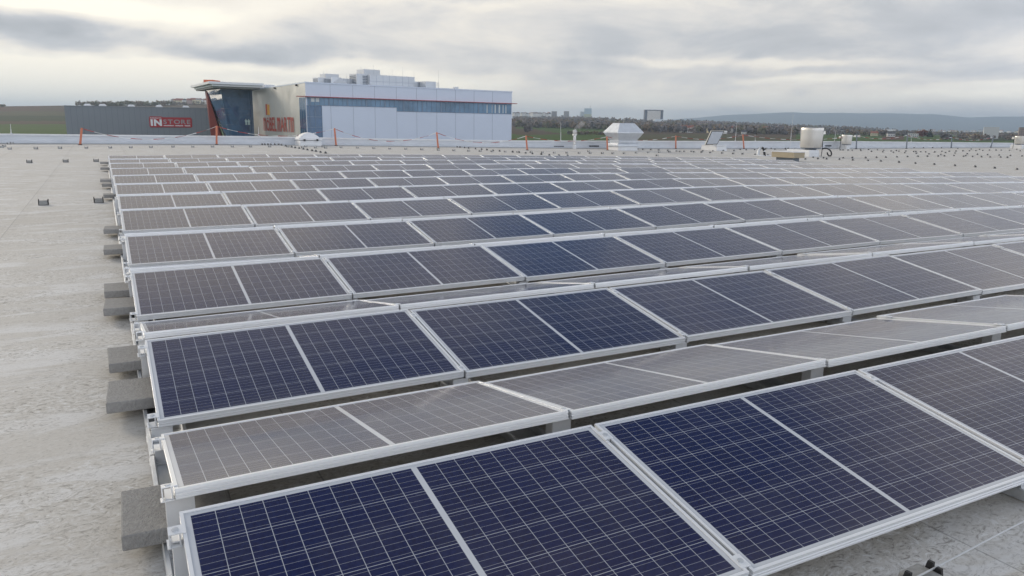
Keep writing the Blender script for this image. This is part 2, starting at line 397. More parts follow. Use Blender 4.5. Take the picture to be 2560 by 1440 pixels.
def roof_material():
    m = bpy.data.materials.new('grey roofing membrane'); m.use_nodes = True; nt = m.node_tree; nt.nodes.clear(); q = NG(nt)
    out = q.n('ShaderNodeOutputMaterial'); b = q.n('ShaderNodeBsdfPrincipled'); nt.links.new(b.outputs[0], out.inputs[0])
    tc = q.n('ShaderNodeTexCoord'); ob = tc.outputs['Object']
    sp = q.n('ShaderNodeSeparateXYZ'); nt.links.new(ob, sp.inputs[0]); x, y, z = sp.outputs
    big = q.noise(q.scalev(ob, (0.35, 0.8, 1)), 0.55, 5, 0.55, 0.4)
    mid = q.noise(q.scalev(ob, (0.55, 1.5, 1)), 2.1, 7, 0.62, 0.8)
    swirl = q.noise(q.scalev(ob, (1.0, 1.5, 1)), 11.0, 8, 0.74, 2.8)
    fine = q.noise(q.scalev(ob, (1, 2.0, 1)), 42.0, 4, 0.6, 1.2)
    patch = q.maprange(q.noise(q.scalev(ob, (0.5, 1.6, 1)), 1.3, 4, 0.55, 0.5), 0.36, 0.60, 0.25, 1.0, True)
    col = q.ramp(big, [(0.25, (0.54, 0.508, 0.455)), (0.5, (0.59, 0.562, 0.512)), (0.75, (0.625, 0.60, 0.555))])
    col = q.mix(q.maprange(mid, 0.48, 0.62, 0.0, 0.85), col, (0.70, 0.69, 0.67))
    col = q.mix(q.m('MULTIPLY', q.maprange(swirl, 0.53, 0.60, 0.0, 0.90), patch), col, (0.76, 0.755, 0.74))
    col = q.mix(q.m('MULTIPLY', q.maprange(swirl, 0.47, 0.39, 0.0, 0.80), patch), col, (0.21, 0.19, 0.165))
    col = q.mix(q.maprange(fine, 0.58, 0.68, 0.0, 0.45), col, (0.17, 0.16, 0.145))
    tide = q.m('MULTIPLY', q.m('LESS_THAN', q.m('ABSOLUTE', q.m('SUBTRACT', mid, 0.53)), 0.006), q.maprange(big, 0.42, 0.6, 0.0, 0.35))
    col = q.mix(tide, col, (0.17, 0.155, 0.135))
    # welded seams of the sheets
    seam = q.m('LESS_THAN', q.m('ABSOLUTE', q.m('SUBTRACT', q.m('FRACT', q.m('DIVIDE', q.m('SUBTRACT', x, 2.735 - 1.05), 2.1)), 0.5)), 0.004 / 2.1)
    seam2 = q.m('LESS_THAN', q.m('ABSOLUTE', q.m('SUBTRACT', q.m('FRACT', q.m('DIVIDE', q.m('ADD', y, q.m('MULTIPLY', q.m('FLOOR', q.m('DIVIDE', q.m('SUBTRACT', x, 2.735), 2.1)), 3.7)), 14.0)), 0.5)), 0.004 / 14.0)
    lap = q.m('LESS_THAN', q.m('FRACT', q.m('DIVIDE', q.m('SUBTRACT', x, 2.735), 2.1)), 0.055)
    col = q.mix(q.m('MULTIPLY', lap, 0.08), col, (0.33, 0.31, 0.28))
    col = q.mix(q.m('MULTIPLY', q.m('MAXIMUM', seam, seam2), 0.42), col, (0.09, 0.085, 0.08))
    q.put(b.inputs['Base Color'], col)
    # damp film: smooth in patches
    wet = q.maprange(q.m('ADD', q.m('MULTIPLY', big, 0.5), q.m('MULTIPLY', mid, 0.5)), 0.40, 0.62, 0.0, 1.0, True)
    ro = q.m('SUBTRACT', 0.80, q.m('MULTIPLY', wet, 0.10))
    ro = q.m('ADD', ro, q.m('MULTIPLY', q.m('SUBTRACT', swirl, 0.5), 0.5), clamp=True)
    q.put(b.inputs['Roughness'], ro)
    b.inputs['Specular IOR Level'].default_value = 0.28
    bn = q.n('ShaderNodeBump'); bn.inputs['Strength'].default_value = 0.30; bn.inputs['Distance'].default_value = 0.01
    q.put(bn.inputs['Height'], q.m('ADD', q.m('MULTIPLY', swirl, 0.8), q.m('MULTIPLY', fine, 0.3)))
    nt.links.new(bn.outputs[0], b.inputs['Normal'])
    return m
M['roof'] = roof_material()

ROOF_X1, ROOF_Y1, GROUND_Z = 118.0, 45.0, -9.0
def build_roof():
    mb = MB(); xs = np.concatenate([np.arange(-24, 40, 1.0), np.arange(40, ROOF_X1 + .1, 2.0)]); ys = np.concatenate([np.arange(-12, 45, 1.0), [ROOF_Y1]])
    idx = {}
    for i, x in enumerate(xs):
        for j, y in enumerate(ys):
            idx[i, j] = len(mb.v); mb.v.append((x, y, roofz(x, y)))
    for i in range(len(xs) - 1):
        for j in range(len(ys) - 1):
            mb.f.append((idx[i, j], idx[i + 1, j], idx[i + 1, j + 1], idx[i, j + 1])); mb.mi.append(0)
    # the hall below the roof
    x0, x1, y0, y1 = -24, float(xs[-1]), -12, ROOF_Y1
    for a, c in (((x0, y0), (x1, y0)), ((x1, y0), (x1, y1)), ((x1, y1), (x0, y1)), ((x0, y1), (x0, y0))):
        mb.face([(a[0], a[1], GROUND_Z), (c[0], c[1], GROUND_Z), (c[0], c[1], roofz(*c)), (a[0], a[1], roofz(*a))])
    o = mb.build('roof', M['roof'], smooth=True); tag(o, kind='structure')
build_roof()

# ------------------------------------------------------------------ parapet with its white cap
PTOP = [(-24, 0.74), (-4.7, 0.735), (1.1, 0.70), (7.7, 0.665), (13.8, 0.57), (24.2, 0.462), (38.5, 0.462), (58, 0.47), (72.5, 0.405), (83, 0.345), (118, 0.25)]
def ptop(x):
    return float(np.interp(x, [a for a, _ in PTOP], [b for _, b in PTOP]))
def parapet_mat():
    m = bpy.data.materials.new('blue grey parapet membrane'); m.use_nodes = True; nt = m.node_tree; nt.nodes.clear(); q = NG(nt)
    out = q.n('ShaderNodeOutputMaterial'); b = q.n('ShaderNodeBsdfPrincipled'); nt.links.new(b.outputs[0], out.inputs[0])
    ob = q.n('ShaderNodeTexCoord').outputs['Object']
    nz = q.noise(q.scalev(ob, (1, 1, 3)), 0.9, 6, 0.6, 0.6)
    fold = q.noise(q.scalev(ob, (0.5, 1, 1.6)), 1.4, 3, 0.5, 1.2)
    q.put(b.inputs['Base Color'], q.mix(q.maprange(nz, 0.3, 0.7, 0, 1), (0.58, 0.605, 0.635), (0.68, 0.70, 0.725)))
    b.inputs['Roughness'].default_value = 0.5
    bn = q.n('ShaderNodeBump'); bn.inputs['Strength'].default_value = 0.6; bn.inputs['Distance'].default_value = 0.12
    q.put(bn.inputs['Height'], fold); nt.links.new(bn.outputs[0], b.inputs['Normal'])
    return m
M['parapet'] = parapet_mat()
pw = thing('parapet_wall', 'long low parapet wall wrapped in blue grey membrane behind the panels', 'wall', (20, 45, 0))
mb = MB(); cp = MB()
xs = np.arange(-24, ROOF_X1 + .1, 1.0)
for a, c in zip(xs[:-1], xs[1:]):
    ra, rc = roofz(a, 45), roofz(c, 45); ta, tc_ = ptop(a) - 0.06, ptop(c) - 0.06
    wob = lambda x: 0.02 * math.sin(x * 1.7) + 0.015 * math.sin(x * 4.1)
    prev = [(a, 44.55 + wob(a), ra + 0.01, c, 44.55 + wob(c), rc + 0.01), (a, 44.86, ra + 0.05, c, 44.86, rc + 0.05), (a, 44.98, ra + 0.14, c, 44.98, rc + 0.14), (a, 45.0, ta, c, 45.0, tc_)]
    for p, q in zip(prev, prev[1:]):
        mb.face([(p[0] - 20, p[1] - 45, p[2]), (p[3] - 20, p[4] - 45, p[5]), (q[3] - 20, q[4] - 45, q[5]), (q[0] - 20, q[1] - 45, q[2])])
    mb.face([(a - 20, 0.0, ta), (c - 20, 0.0, tc_), (c - 20, 0.42, tc_), (a - 20, 0.42, ta)])
    mb.face([(c - 20, 0.42, GROUND_Z), (a - 20, 0.42, GROUND_Z), (a - 20, 0.42, ta), (c - 20, 0.42, tc_)])
    za, zc = ptop(a), ptop(c)
    cp.hexa([(a - 20, -0.05, za - 0.08), (c - 20, -0.05, zc - 0.08), (c - 20, 0.50, zc - 0.08), (a - 20, 0.50, za - 0.08),
             (a - 20, -0.05, za), (c - 20, -0.05, zc), (c - 20, 0.50, zc), (a - 20, 0.50, za)])
mb.build('membrane_face', M['parapet'], pw, smooth=True)
cp.build('cap', M['white_mem'], pw)
def louvre(px0, px1, py0, py1):
    P = at(px0, py1, 1); r = ray((px0 + px1) / 2, (py0 + py1) / 2); k = (44.93 - CAM[1]) / r[1]; c = CAM + r * k
    wv = (px1 - px0) / FPX * depth_of(c) / abs(CR[0]); hv = (py1 - py0) / FPX * depth_of(c)
    b = MB(); b.box(-wv / 2, wv / 2, -0.02, 0.10, -hv / 2, hv / 2, 0)
    for i in range(5): b.box(-wv / 2 + wv * i / 5 + .01, -wv / 2 + wv * (i + .8) / 5, -0.035, -0.022, -hv / 2 + .01, hv / 2 - .01, 1)
    return b, c
for i, (a, nm) in enumerate((((1384, 1410, 365, 367.9), 'dark overflow slot in the parapet to the left of the steaming flue'), ((1472.5, 1498, 363.6, 366.8), 'dark overflow slot in the parapet between the flue and the big vent'), ((2062, 2080, 363, 365.8), 'dark overflow slot in the parapet between the two round fans'))):
    b, c = louvre(*a)
    o = b.build('overflow_slot', [M['grey_tube'], M['black']], loc=c); tag(o, nm, 'drain', 'overflow slots in the parapet')

# ------------------------------------------------------------------ solar panels
PL, PH = 1.682, 0.9918
W1 = 1.70
TC, TS = 0.9777, 0.1666
ROWY = [-0.007, 2.349, 4.698, 7.064, 9.706, 12.053, 14.412, 16.772, 19.429, 21.765, 24.107, 26.455]
ROWX = [-0.003, -0.005, -0.017, -0.005, 0.001, 0.006, 0.002, 0.001, -0.024, -0.028, -0.031, -0.021]
NCOL = [4, 7, 9, 11, 14, 16, 17, 16, 16, 16, 17, 17]
GR = 0.196

def panel_material():
    m = bpy.data.materials.new('polycrystalline cells under glass'); m.use_nodes = True; nt = m.node_tree; nt.nodes.clear(); q = NG(nt)
    out = q.n('ShaderNodeOutputMaterial'); b = q.n('ShaderNodeBsdfPrincipled'); nt.links.new(b.outputs[0], out.inputs[0])
    uv = q.n('ShaderNodeUVMap').outputs[0]
    sp = q.n('ShaderNodeSeparateXYZ'); nt.links.new(uv, sp.inputs[0]); u, v = sp.outputs[0], sp.outputs[1]
    mu, mv, cg = 0.032, 0.030, 0.022
    hw = (PL - 2 * mu - cg) / 2
    side = q.m('GREATER_THAN', u, PL / 2)
    uu = q.m('SUBTRACT', q.m('SUBTRACT', u, mu), q.m('MULTIPLY', side, hw + cg))
    vv = q.m('SUBTRACT', v, mv)
    pu, pv = hw / 10, (PH - 2 * mv) / 6
    def near(t, p, w, off=0.0):
        d = q.m('ABSOLUTE', q.m('SUBTRACT', q.m('FRACT', q.m('ADD', q.m('DIVIDE', t, p), 0.5 + off)), 0.5))
        return q.m('LESS_THAN', d, w / 2 / p)
    colline = near(uu, pu, 0.0025)
    rowline = near(vv, pv, 0.0024)
    bus = near(vv, pv / 5, 0.0011, 0.5)
    outside = q.m('MAXIMUM', q.m('MAXIMUM', q.m('LESS_THAN', uu, 0.0), q.m('GREATER_THAN', uu, hw)), q.m('MAXIMUM', q.m('LESS_THAN', vv, 0.0), q.m('GREATER_THAN', vv, PH - 2 * mv)))
    white = q.m('MAXIMUM', q.m('MAXIMUM', colline, rowline), outside)
    # crystal tone varies by cell; random tint per panel paints in uneven reflections
    oi = q.n('ShaderNodeObjectInfo').outputs['Random']
    cell = q.vec(q.m('ADD', q.m('FLOOR', q.m('DIVIDE', uu, pu)), q.m('MULTIPLY', oi, 37.0)), q.m('FLOOR', q.m('DIVIDE', vv, pv)), q.m('MULTIPLY', side, 7.0))
    wn = q.n('ShaderNodeTexWhiteNoise'); wn.noise_dimensions = '3D'; nt.links.new(cell, wn.inputs['Vector'])
    wob = q.m('ADD', q.m('MULTIPLY', wn.outputs['Value'], 0.5), q.m('MULTIPLY', oi, 0.5))
    base = q.mix(wob, CELL_A, CELL_B)
    grain = q.noise(q.scalev(uv, (1, 1, 1)), 70, 3, 0.6)
    base = q.mix(q.maprange(grain, 0.3, 0.7, 0.0, 0.60), base, (0.012, 0.022, 0.095))
    base = q.mix(bus, base, (0.38, 0.39, 0.42))
    base = q.mix(white, base, (0.44, 0.46, 0.50))
    base = q.mix(outside, base, (0.60, 0.62, 0.65))
    grime = q.noise(q.vec(q.m('ADD', u, q.m('MULTIPLY', oi, 51.0)), v, oi), 2.2, 7, 0.65, 0.8)
    low = q.maprange(v, 0.0, 0.16, 0.10, 0.0, True)
    base = q.mix(q.m('ADD', q.maprange(grime, 0.50, 0.78, 0.0, 0.07), q.m('MULTIPLY', low, grime)), base, (0.36, 0.34, 0.31))
    q.put(b.inputs['Base Color'], base)
    dust = q.noise(uv, 6.0, 6, 0.65, 0.5)
    q.put(b.inputs['Roughness'], q.maprange(dust, 0.3, 0.7, 0.07, 0.13))
    b.inputs['IOR'].default_value = 1.45
    b.inputs['Specular IOR Level'].default_value = 0.5
    b.inputs['Specular Tint'].default_value = (1.0, 0.925, 0.86, 1)
    bn = q.n('ShaderNodeBump'); bn.inputs['Strength'].default_value = 0.05; bn.inputs['Distance'].default_value = 0.004
    q.put(bn.inputs['Height'], q.noise(uv, 3.0, 2, 0.5)); nt.links.new(bn.outputs[0], b.inputs['Normal'])
    return m
M['cells'] = panel_material()

def frame_mesh():
    """hollow aluminium frame, long sides with three grooves, origin at the lower left corner of the top face"""
    mb = MB()
    prof = [(0, -0.040), (0, -0.032), (0.003, -0.030), (0.003, -0.027), (0, -0.025), (0, -0.019), (0.003, -0.017), (0.003, -0.014), (0, -0.012), (0, 0.0), (0.012, 0.0), (0.012, -0.005), (0.0125, -0.040)]
    n = len(prof)
    for axis, (a0, a1), base, sgn in (('x', (0, PL), 0.0, 1), ('x', (0, PL), PH, -1), ('y', (0.0002, PH - 0.0002), 0.0, 1), ('y', (0.0002, PH - 0.0002), PL, -1)):
        ring = []
        for t, mit in ((a0, 1), (a1, -1)):
            r = []
            for d, z in prof:
                e = t + mit * d
                p = (e, base + sgn * d, z) if axis == 'x' else (base + sgn * d, e, z)
                r.append(len(mb.v)); mb.v.append(p)
            ring.append(r)
        for i in range(n):
            j = (i + 1) % n
            f = (ring[0][i], ring[1][i], ring[1][j], ring[0][j])
            if (axis == 'x') == (sgn < 0): f = f[::-1]
            mb.f.append(f); mb.mi.append(0)
    return mb.mesh('frame', M['alu'])
FRAME_ME = frame_mesh()
gm = MB()
gm.face([(0.0125, 0.0125, -0.0035), (PL - 0.0125, 0.0125, -0.0035), (PL - 0.0125, PH - 0.0125, -0.0035), (0.0125, PH - 0.0125, -0.0035)],
        0, [(0.0125, 0.0125), (PL - 0.0125, 0.0125), (PL - 0.0125, PH - 0.0125), (0.0125, PH - 0.0125)])
gm.face([(0.0125, PH - 0.0125, -0.0085), (PL - 0.0125, PH - 0.0125, -0.0085), (PL - 0.0125, 0.0125, -0.0085), (0.0125, 0.0125, -0.0085)], 1)
GLASS_ME = gm.mesh('glass', [M['cells'], M['white_mem']])
def clamp_mesh(end):
    """plate with a bolt; the end clamp drops down beside the frame"""
    mb = MB(); w = 0.022 if end else 0.03
    if end:
        mb.box(-0.044, 0.011, -w, w, 0.001, 0.005); mb.box(-0.044, -0.040, -w + .002, w - .002, -0.046, 0.001); mb.box(-0.012, -0.006, -w + .002, w - .002, -0.046, 0.001)
        mb.box(-0.050, -0.003, -w - .004, w + .004, -0.050, -0.0465)
        c = -0.022
    else:
        mb.box(-0.031, 0.011, -w, w, 0.001, 0.005); mb.box(-0.0135, -0.0045, -w, w, -0.038, 0.001)
        c = -0.010
    mb.lathe([(0.011, 0.005), (0.011, 0.009), (0.006, 0.0095)], 10, (c, 0, 0), 1)
    return mb.mesh('clamp', [M['alu'], M['alu_dull']])
CL_MID, CL_END = clamp_mesh(False), clamp_mesh(True)

proto = thing('solar_panel', 'x', 'solar panel', group='solar panels in rows on the flat roof')
link('frame', FRAME_ME, proto); link('glass', GLASS_ME, proto)
pool = [proto]
def copy_panel():
    c = proto.copy(); COL.objects.link(c)
    for ch in proto.children:
        if ch.name.startswith(('frame', 'glass')):
            d = ch.copy(); COL.objects.link(d); d.parent = c
    return c
def place_panel(k, n, back):
    x0 = n * W1 + ROWX[k]; x1 = x0 + PL; y = ROWY[k]
    if back: ya, yb, za, zb = y + TC + GR, y + 2 * TC + GR, TS, 0.0
    else: ya, yb, za, zb = y, y + TC, 0.0, TS
    O = Vector((x0, ya, za + arrz(x0, ya))); A = Vector((x1, ya, za + arrz(x1, ya)))
    B = Vector(((x0 + x1) / 2, yb, zb + arrz((x0 + x1) / 2, yb))); O2 = Vector(((x0 + x1) / 2, ya, za + arrz((x0 + x1) / 2, ya)))
    ex = (A - O).normalized(); ey = (B - O2); ey = (ey - ex * ey.dot(ex)).normalized(); ez = ex.cross(ey)
    # real rows never line up perfectly
    j = rng.normal(0, 1, 3) * (0.0015, 0.0018, 0.0015); w_ = rng.normal(0, 0.0035, 2)
    ez = (ez + ex * w_[0] + ey * w_[1] * 1.3).normalized(); ex = (ex - ez * ex.dot(ez)).normalized(); ey = ez.cross(ex)
    p = pool.pop() if pool else copy_panel()
    mw = Matrix.Identity(4)
    for i in range(3): mw[i][0], mw[i][1], mw[i][2], mw[i][3] = ex[i], ey[i], ez[i], O[i] + j[i]
    p.matrix_world = mw
    pos = 'leftmost' if n == 0 else ORD[n] + ' from the left'
    if back:
        row = 'the nearest row tilted away' if k == 0 else 'the %s row tilted away from the camera' % ORD[k]
    else:
        row = 'the nearest row facing the camera' if k == 0 else 'the %s row facing the camera' % ORD[k]
    p['label'] = 'solar panel, %s in %s' % (pos, row)
    if (k <= 4 and not back and n < 12) or (back and k <= 2):
        for yy in (0.055, PH - 0.10):
            c = link('clamp', CL_END if n == 0 else CL_MID, p, (0, yy, 0))
    return p
for k in range(12):
    for n in range(NCOL[k]): place_panel(k, n, False)
    if k < 11:
        for n in range(min(NCOL[k], NCOL[k + 1]) if k > 5 else NCOL[k]): place_panel(k, n, True)

# ------------------------------------------------------------------ rails, posts and ballast
def make_rail(n, k0, k1, label):
    x = n * W1 - (0.02 if n else -0.035)
    ya = ROWY[k0] - 0.35; yb = ROWY[k1] + 2 * TC + GR + (0.25 if k1 < 11 else 0.05)
    t = thing('mounting_rail', label, 'rail', (x, ya, roofz(x, ya)), group='aluminium rails under the panels')
    mb = MB(); N = max(2, int((yb - ya) / 1.0)); w = 0.095
    prof = [(-w, 0.004), (-w, 0.042), (-w + .004, 0.050), (-w + .018, 0.050), (-w + .024, 0.042), (-w + .024, 0.012), (w - .024, 0.012), (w - .024, 0.042), (w - .018, 0.050), (w - .004, 0.050), (w, 0.042), (w, 0.004)]
    # sheet metal lengths with a slit between them
    cuts = [ya]
    for k in range(k0, k1 + 1):
        yl = ROWY[k] - 0.13
        cuts += [yl - 0.10, yl + 0.30] if k > k0 else [yl + 0.30]
    cuts.append(yb); cuts = sorted(c for c in cuts if ya <= c <= yb)
    for a, c in zip(cuts[:-1], cuts[1:]):
        if c - a < 0.05: continue
        a, c = a + 0.006, c - 0.006
        st = [a + (c - a) * i / 3 for i in range(4)]; rings = []
        for y in st:
            rr = []
            for u, z in prof: rr.append(len(mb.v)); mb.v.append((u, y - ya, z + roofz(x, y) - roofz(x, ya)))
            rings.append(rr)
        for r0_, r1_ in zip(rings, rings[1:]):
            for i in range(len(prof) - 1): mb.f.append((r0_[i], r0_[i + 1], r1_[i + 1], r1_[i])); mb.mi.append(0)
    mb.build('rail', M['alu_dull'], t)
    for k in range(k0, k1 + 1):
        for kind, y, top, wy in (('tall_post', ROWY[k] + TC - 0.075, TS - 0.058, 0.10), ('tall_post', ROWY[k] + TC + GR + 0.050, TS - 0.055, 0.10),
                                 ('short_bracket', ROWY[k] + 0.045, -0.052, 0.09), ('short_bracket', ROWY[k] + 2 * TC + GR - 0.045, -0.052, 0.09)):
            z0 = roofz(x, y) + 0.013 - roofz(x, ya); z1 = arrz(max(x, 0), y) + top - roofz(x, ya)
            b = MB(); hx = 0.05; xo = -0.005 if n else -0.022
            b.box(xo - hx, xo + hx, y - ya - 0.003, y - ya + 0.003, z0, z1)
            b.box(xo - hx, xo - hx + .005, y - ya + 0.004, y - ya + wy * .6, z0, z1); b.box(xo + hx - .005, xo + hx, y - ya + 0.004, y - ya + wy * .6, z0, z1)
            b.box(xo - hx - .025, xo + hx + .025, y - ya - 0.03, y - ya + wy * .7, z0 - .0005, z0 + .005)
            b.box(xo - hx, xo + hx, y - ya - 0.02, y - ya + wy * .7, z1 + .0005, z1 + .006)
            b.build(kind, M['alu'], t)
make_rail(0, 0, 3, 'aluminium floor rail along the left end of the nearest panel rows')
make_rail(0, 4, 7, 'aluminium floor rail along the left end of the middle panel rows')
make_rail(0, 8, 11, 'aluminium floor rail along the left end of the farthest panel rows')
for n in range(1, 7):
    make_rail(n, 0, 3 if n < 4 else 2, 'aluminium floor rail under the %s gap between panels, counted from the left end' % ORD[n - 1])

slab_me = None
def slab(x, y, lab, rz=0.0):
    global slab_me
    if slab_me is None:
        mb = MB(); mb.box(-0.2, 0.2, -0.2, 0.2, 0, 0.062); slab_me = mb.mesh('ballast_slab', M['concrete'])
    z = roofz(x, y) + 0.054
    o = link('ballast_slab', slab_me, None, (x, y, z), 0.006); o.rotation_euler = (0, 0, rz)
    tag(o, lab, 'concrete slab', 'concrete ballast slabs on the rails')
SL = [(1.43, -.19), (2.97, -.23), (3.73, -.22), (5.32, -.235), (6.02, -.235), (8.46, -.23), (10.25, -.22), (15.35, -.215), (18.0, -.23), (19.35, -.27), (24.0, -.26), (26.9, -.27)]
for i, (y, xl) in enumerate(SL):
    slab(xl + 0.2, y, 'grey concrete slab sticking out at the left end of the panels, %s' % ('nearest of all' if i == 0 else 'farthest of all' if i == len(SL) - 1 else ORD[i] + ' from the front'), R(random.uniform(-3, 3)))
slab(0.55, ROWY[0] + TC + GR / 2 + 0.02, 'dark concrete slab lying in the gap behind the nearest panel row')
for ci, (cx_, ck, cn, lab) in enumerate(((0.30, 1, 22, 'black cable sagging in the dark gap behind the second panel row, left end'), (2.4, 1, 20, 'black cable sagging in the dark gap behind the second panel row, further right'), (3.1, 0, 22, 'black cable hanging in the gap behind the nearest row near its third panel'))):
    mb = MB(); yy = ROWY[ck] + TC + GR * .55
    mb.tube([Vector((cx_ + .07 * i, yy + .035 * math.sin(i * .7 + ci), arrz(cx_, yy) + TS - 0.075 - .045 * abs(math.sin(i * .42 + ci)))) for i in range(cn)], 0.0042, 6)
    o = mb.build('cable', M['rubber'], smooth=True); tag(o, lab, 'cable', 'cables behind the panels')
mb = MB()
cpts = [Vector((1.30 + 0.09 * i, ROWY[0] + TC + 0.10 + 0.05 * math.sin(i * 0.9), roofz(1.4, 1.1) + 0.02 + 0.012 * math.sin(i * 2.1))) for i in range(9)]
mb.tube(cpts, 0.0045, 6); o = mb.build('cable', M['rubber'], smooth=True); tag(o, 'thin black cable lying in the gap behind the nearest panels', 'cable')

# ------------------------------------------------------------------ lightning conductor holders and wire
def holder_parts():
    blk = MB(); blk.frus(0, 0, 0.006, 0.122, 0.135, 0.074, 0.112, 0.115)
    tray = MB(); tray.box(-0.070, 0.070, -0.055, 0.055, 0.0, 0.011)
    clips = []
    for s_ in (-1, 1):
        clip = MB(); clips.append(clip)
        clip.hexa([(s_ * .067 - .008, -.035, .011), (s_ * .067 + .008, -.035, .011), (s_ * .067 + .008, .035, .011), (s_ * .067 - .008, .035, .011),
                   (s_ * .067 - .006, -.024, .088), (s_ * .067 + .006, -.024, .088), (s_ * .067 + .006, -.006, .088), (s_ * .067 - .006, -.006, .088)])
        clip.hexa([(s_ * .067 - .008, .006, .060), (s_ * .067 + .008, .006, .060), (s_ * .067 + .008, .034, .060), (s_ * .067 - .008, .034, .060),
                   (s_ * .067 - .006, .006, .098), (s_ * .067 + .006, .006, .098), (s_ * .067 + .006, .026, .098), (s_ * .067 - .006, .026, .098)])
    return blk, tray, clips
blk, tray, clips = holder_parts()
ME_BLK = blk.mesh('block', M['concrete_light']); ME_TRAY = tray.mesh('tray', M['black']); ME_CLIPS = [c.mesh('clip', M['black']) for c in clips]
small = MB(); small.v, small.f, small.mi = list(blk.v), list(blk.f), [0] * len(blk.f)
for q in [tray] + clips:
    b0 = len(small.v); small.v += q.v; small.f += [tuple(i + b0 for i in f) for f in q.f]; small.mi += [1] * len(q.f)
ME_SMALL = small.mesh('conductor_holder', [mat('pale small concrete block', (0.42, 0.42, 0.41), 0.9), mat('weathered black plastic', (0.055, 0.055, 0.056), 0.6)])
HG = 'roof conductor holders'
def big_holder(p, rz, lab, s=1.0):
    t = thing('conductor_holder', lab, 'wire holder', p, rz, HG); t.scale = (s, s, s)
    link('block', ME_BLK, t, None, 0.006); link('tray', ME_TRAY, t); [link('clip', c, t) for c in ME_CLIPS]
    return t
hp = hit(2302, 1446)
wa, wb = hit(2338, 1419, 0.085, 60), hit(2560, 1308, 0.085, 60)
wdir = (wb - wa).normalized(); wang = math.atan2(wdir.y, wdir.x)
hc = wa - wdir * 0.067; hc.z = roofz(hc.x, hc.y)
big_holder(hc, wang, 'concrete and black plastic wire holder on the roof at the near corner of the panels', 1.0)
mb = MB(); pts = []
for i in range(40):
    p = hc + wdir * (-1.2 + i * 0.12); z = roofz(p.x, p.y) + 0.085 + 0.006 * math.sin(i * 0.5); pts.append((p.x, p.y, z))
mb.tube(pts, 0.0036, 8); o = mb.build('conductor_wire', M['wire'], smooth=True)
tag(o, 'bare aluminium wire running over the roof in front of the nearest panel row', 'wire', 'lightning conductor wires')
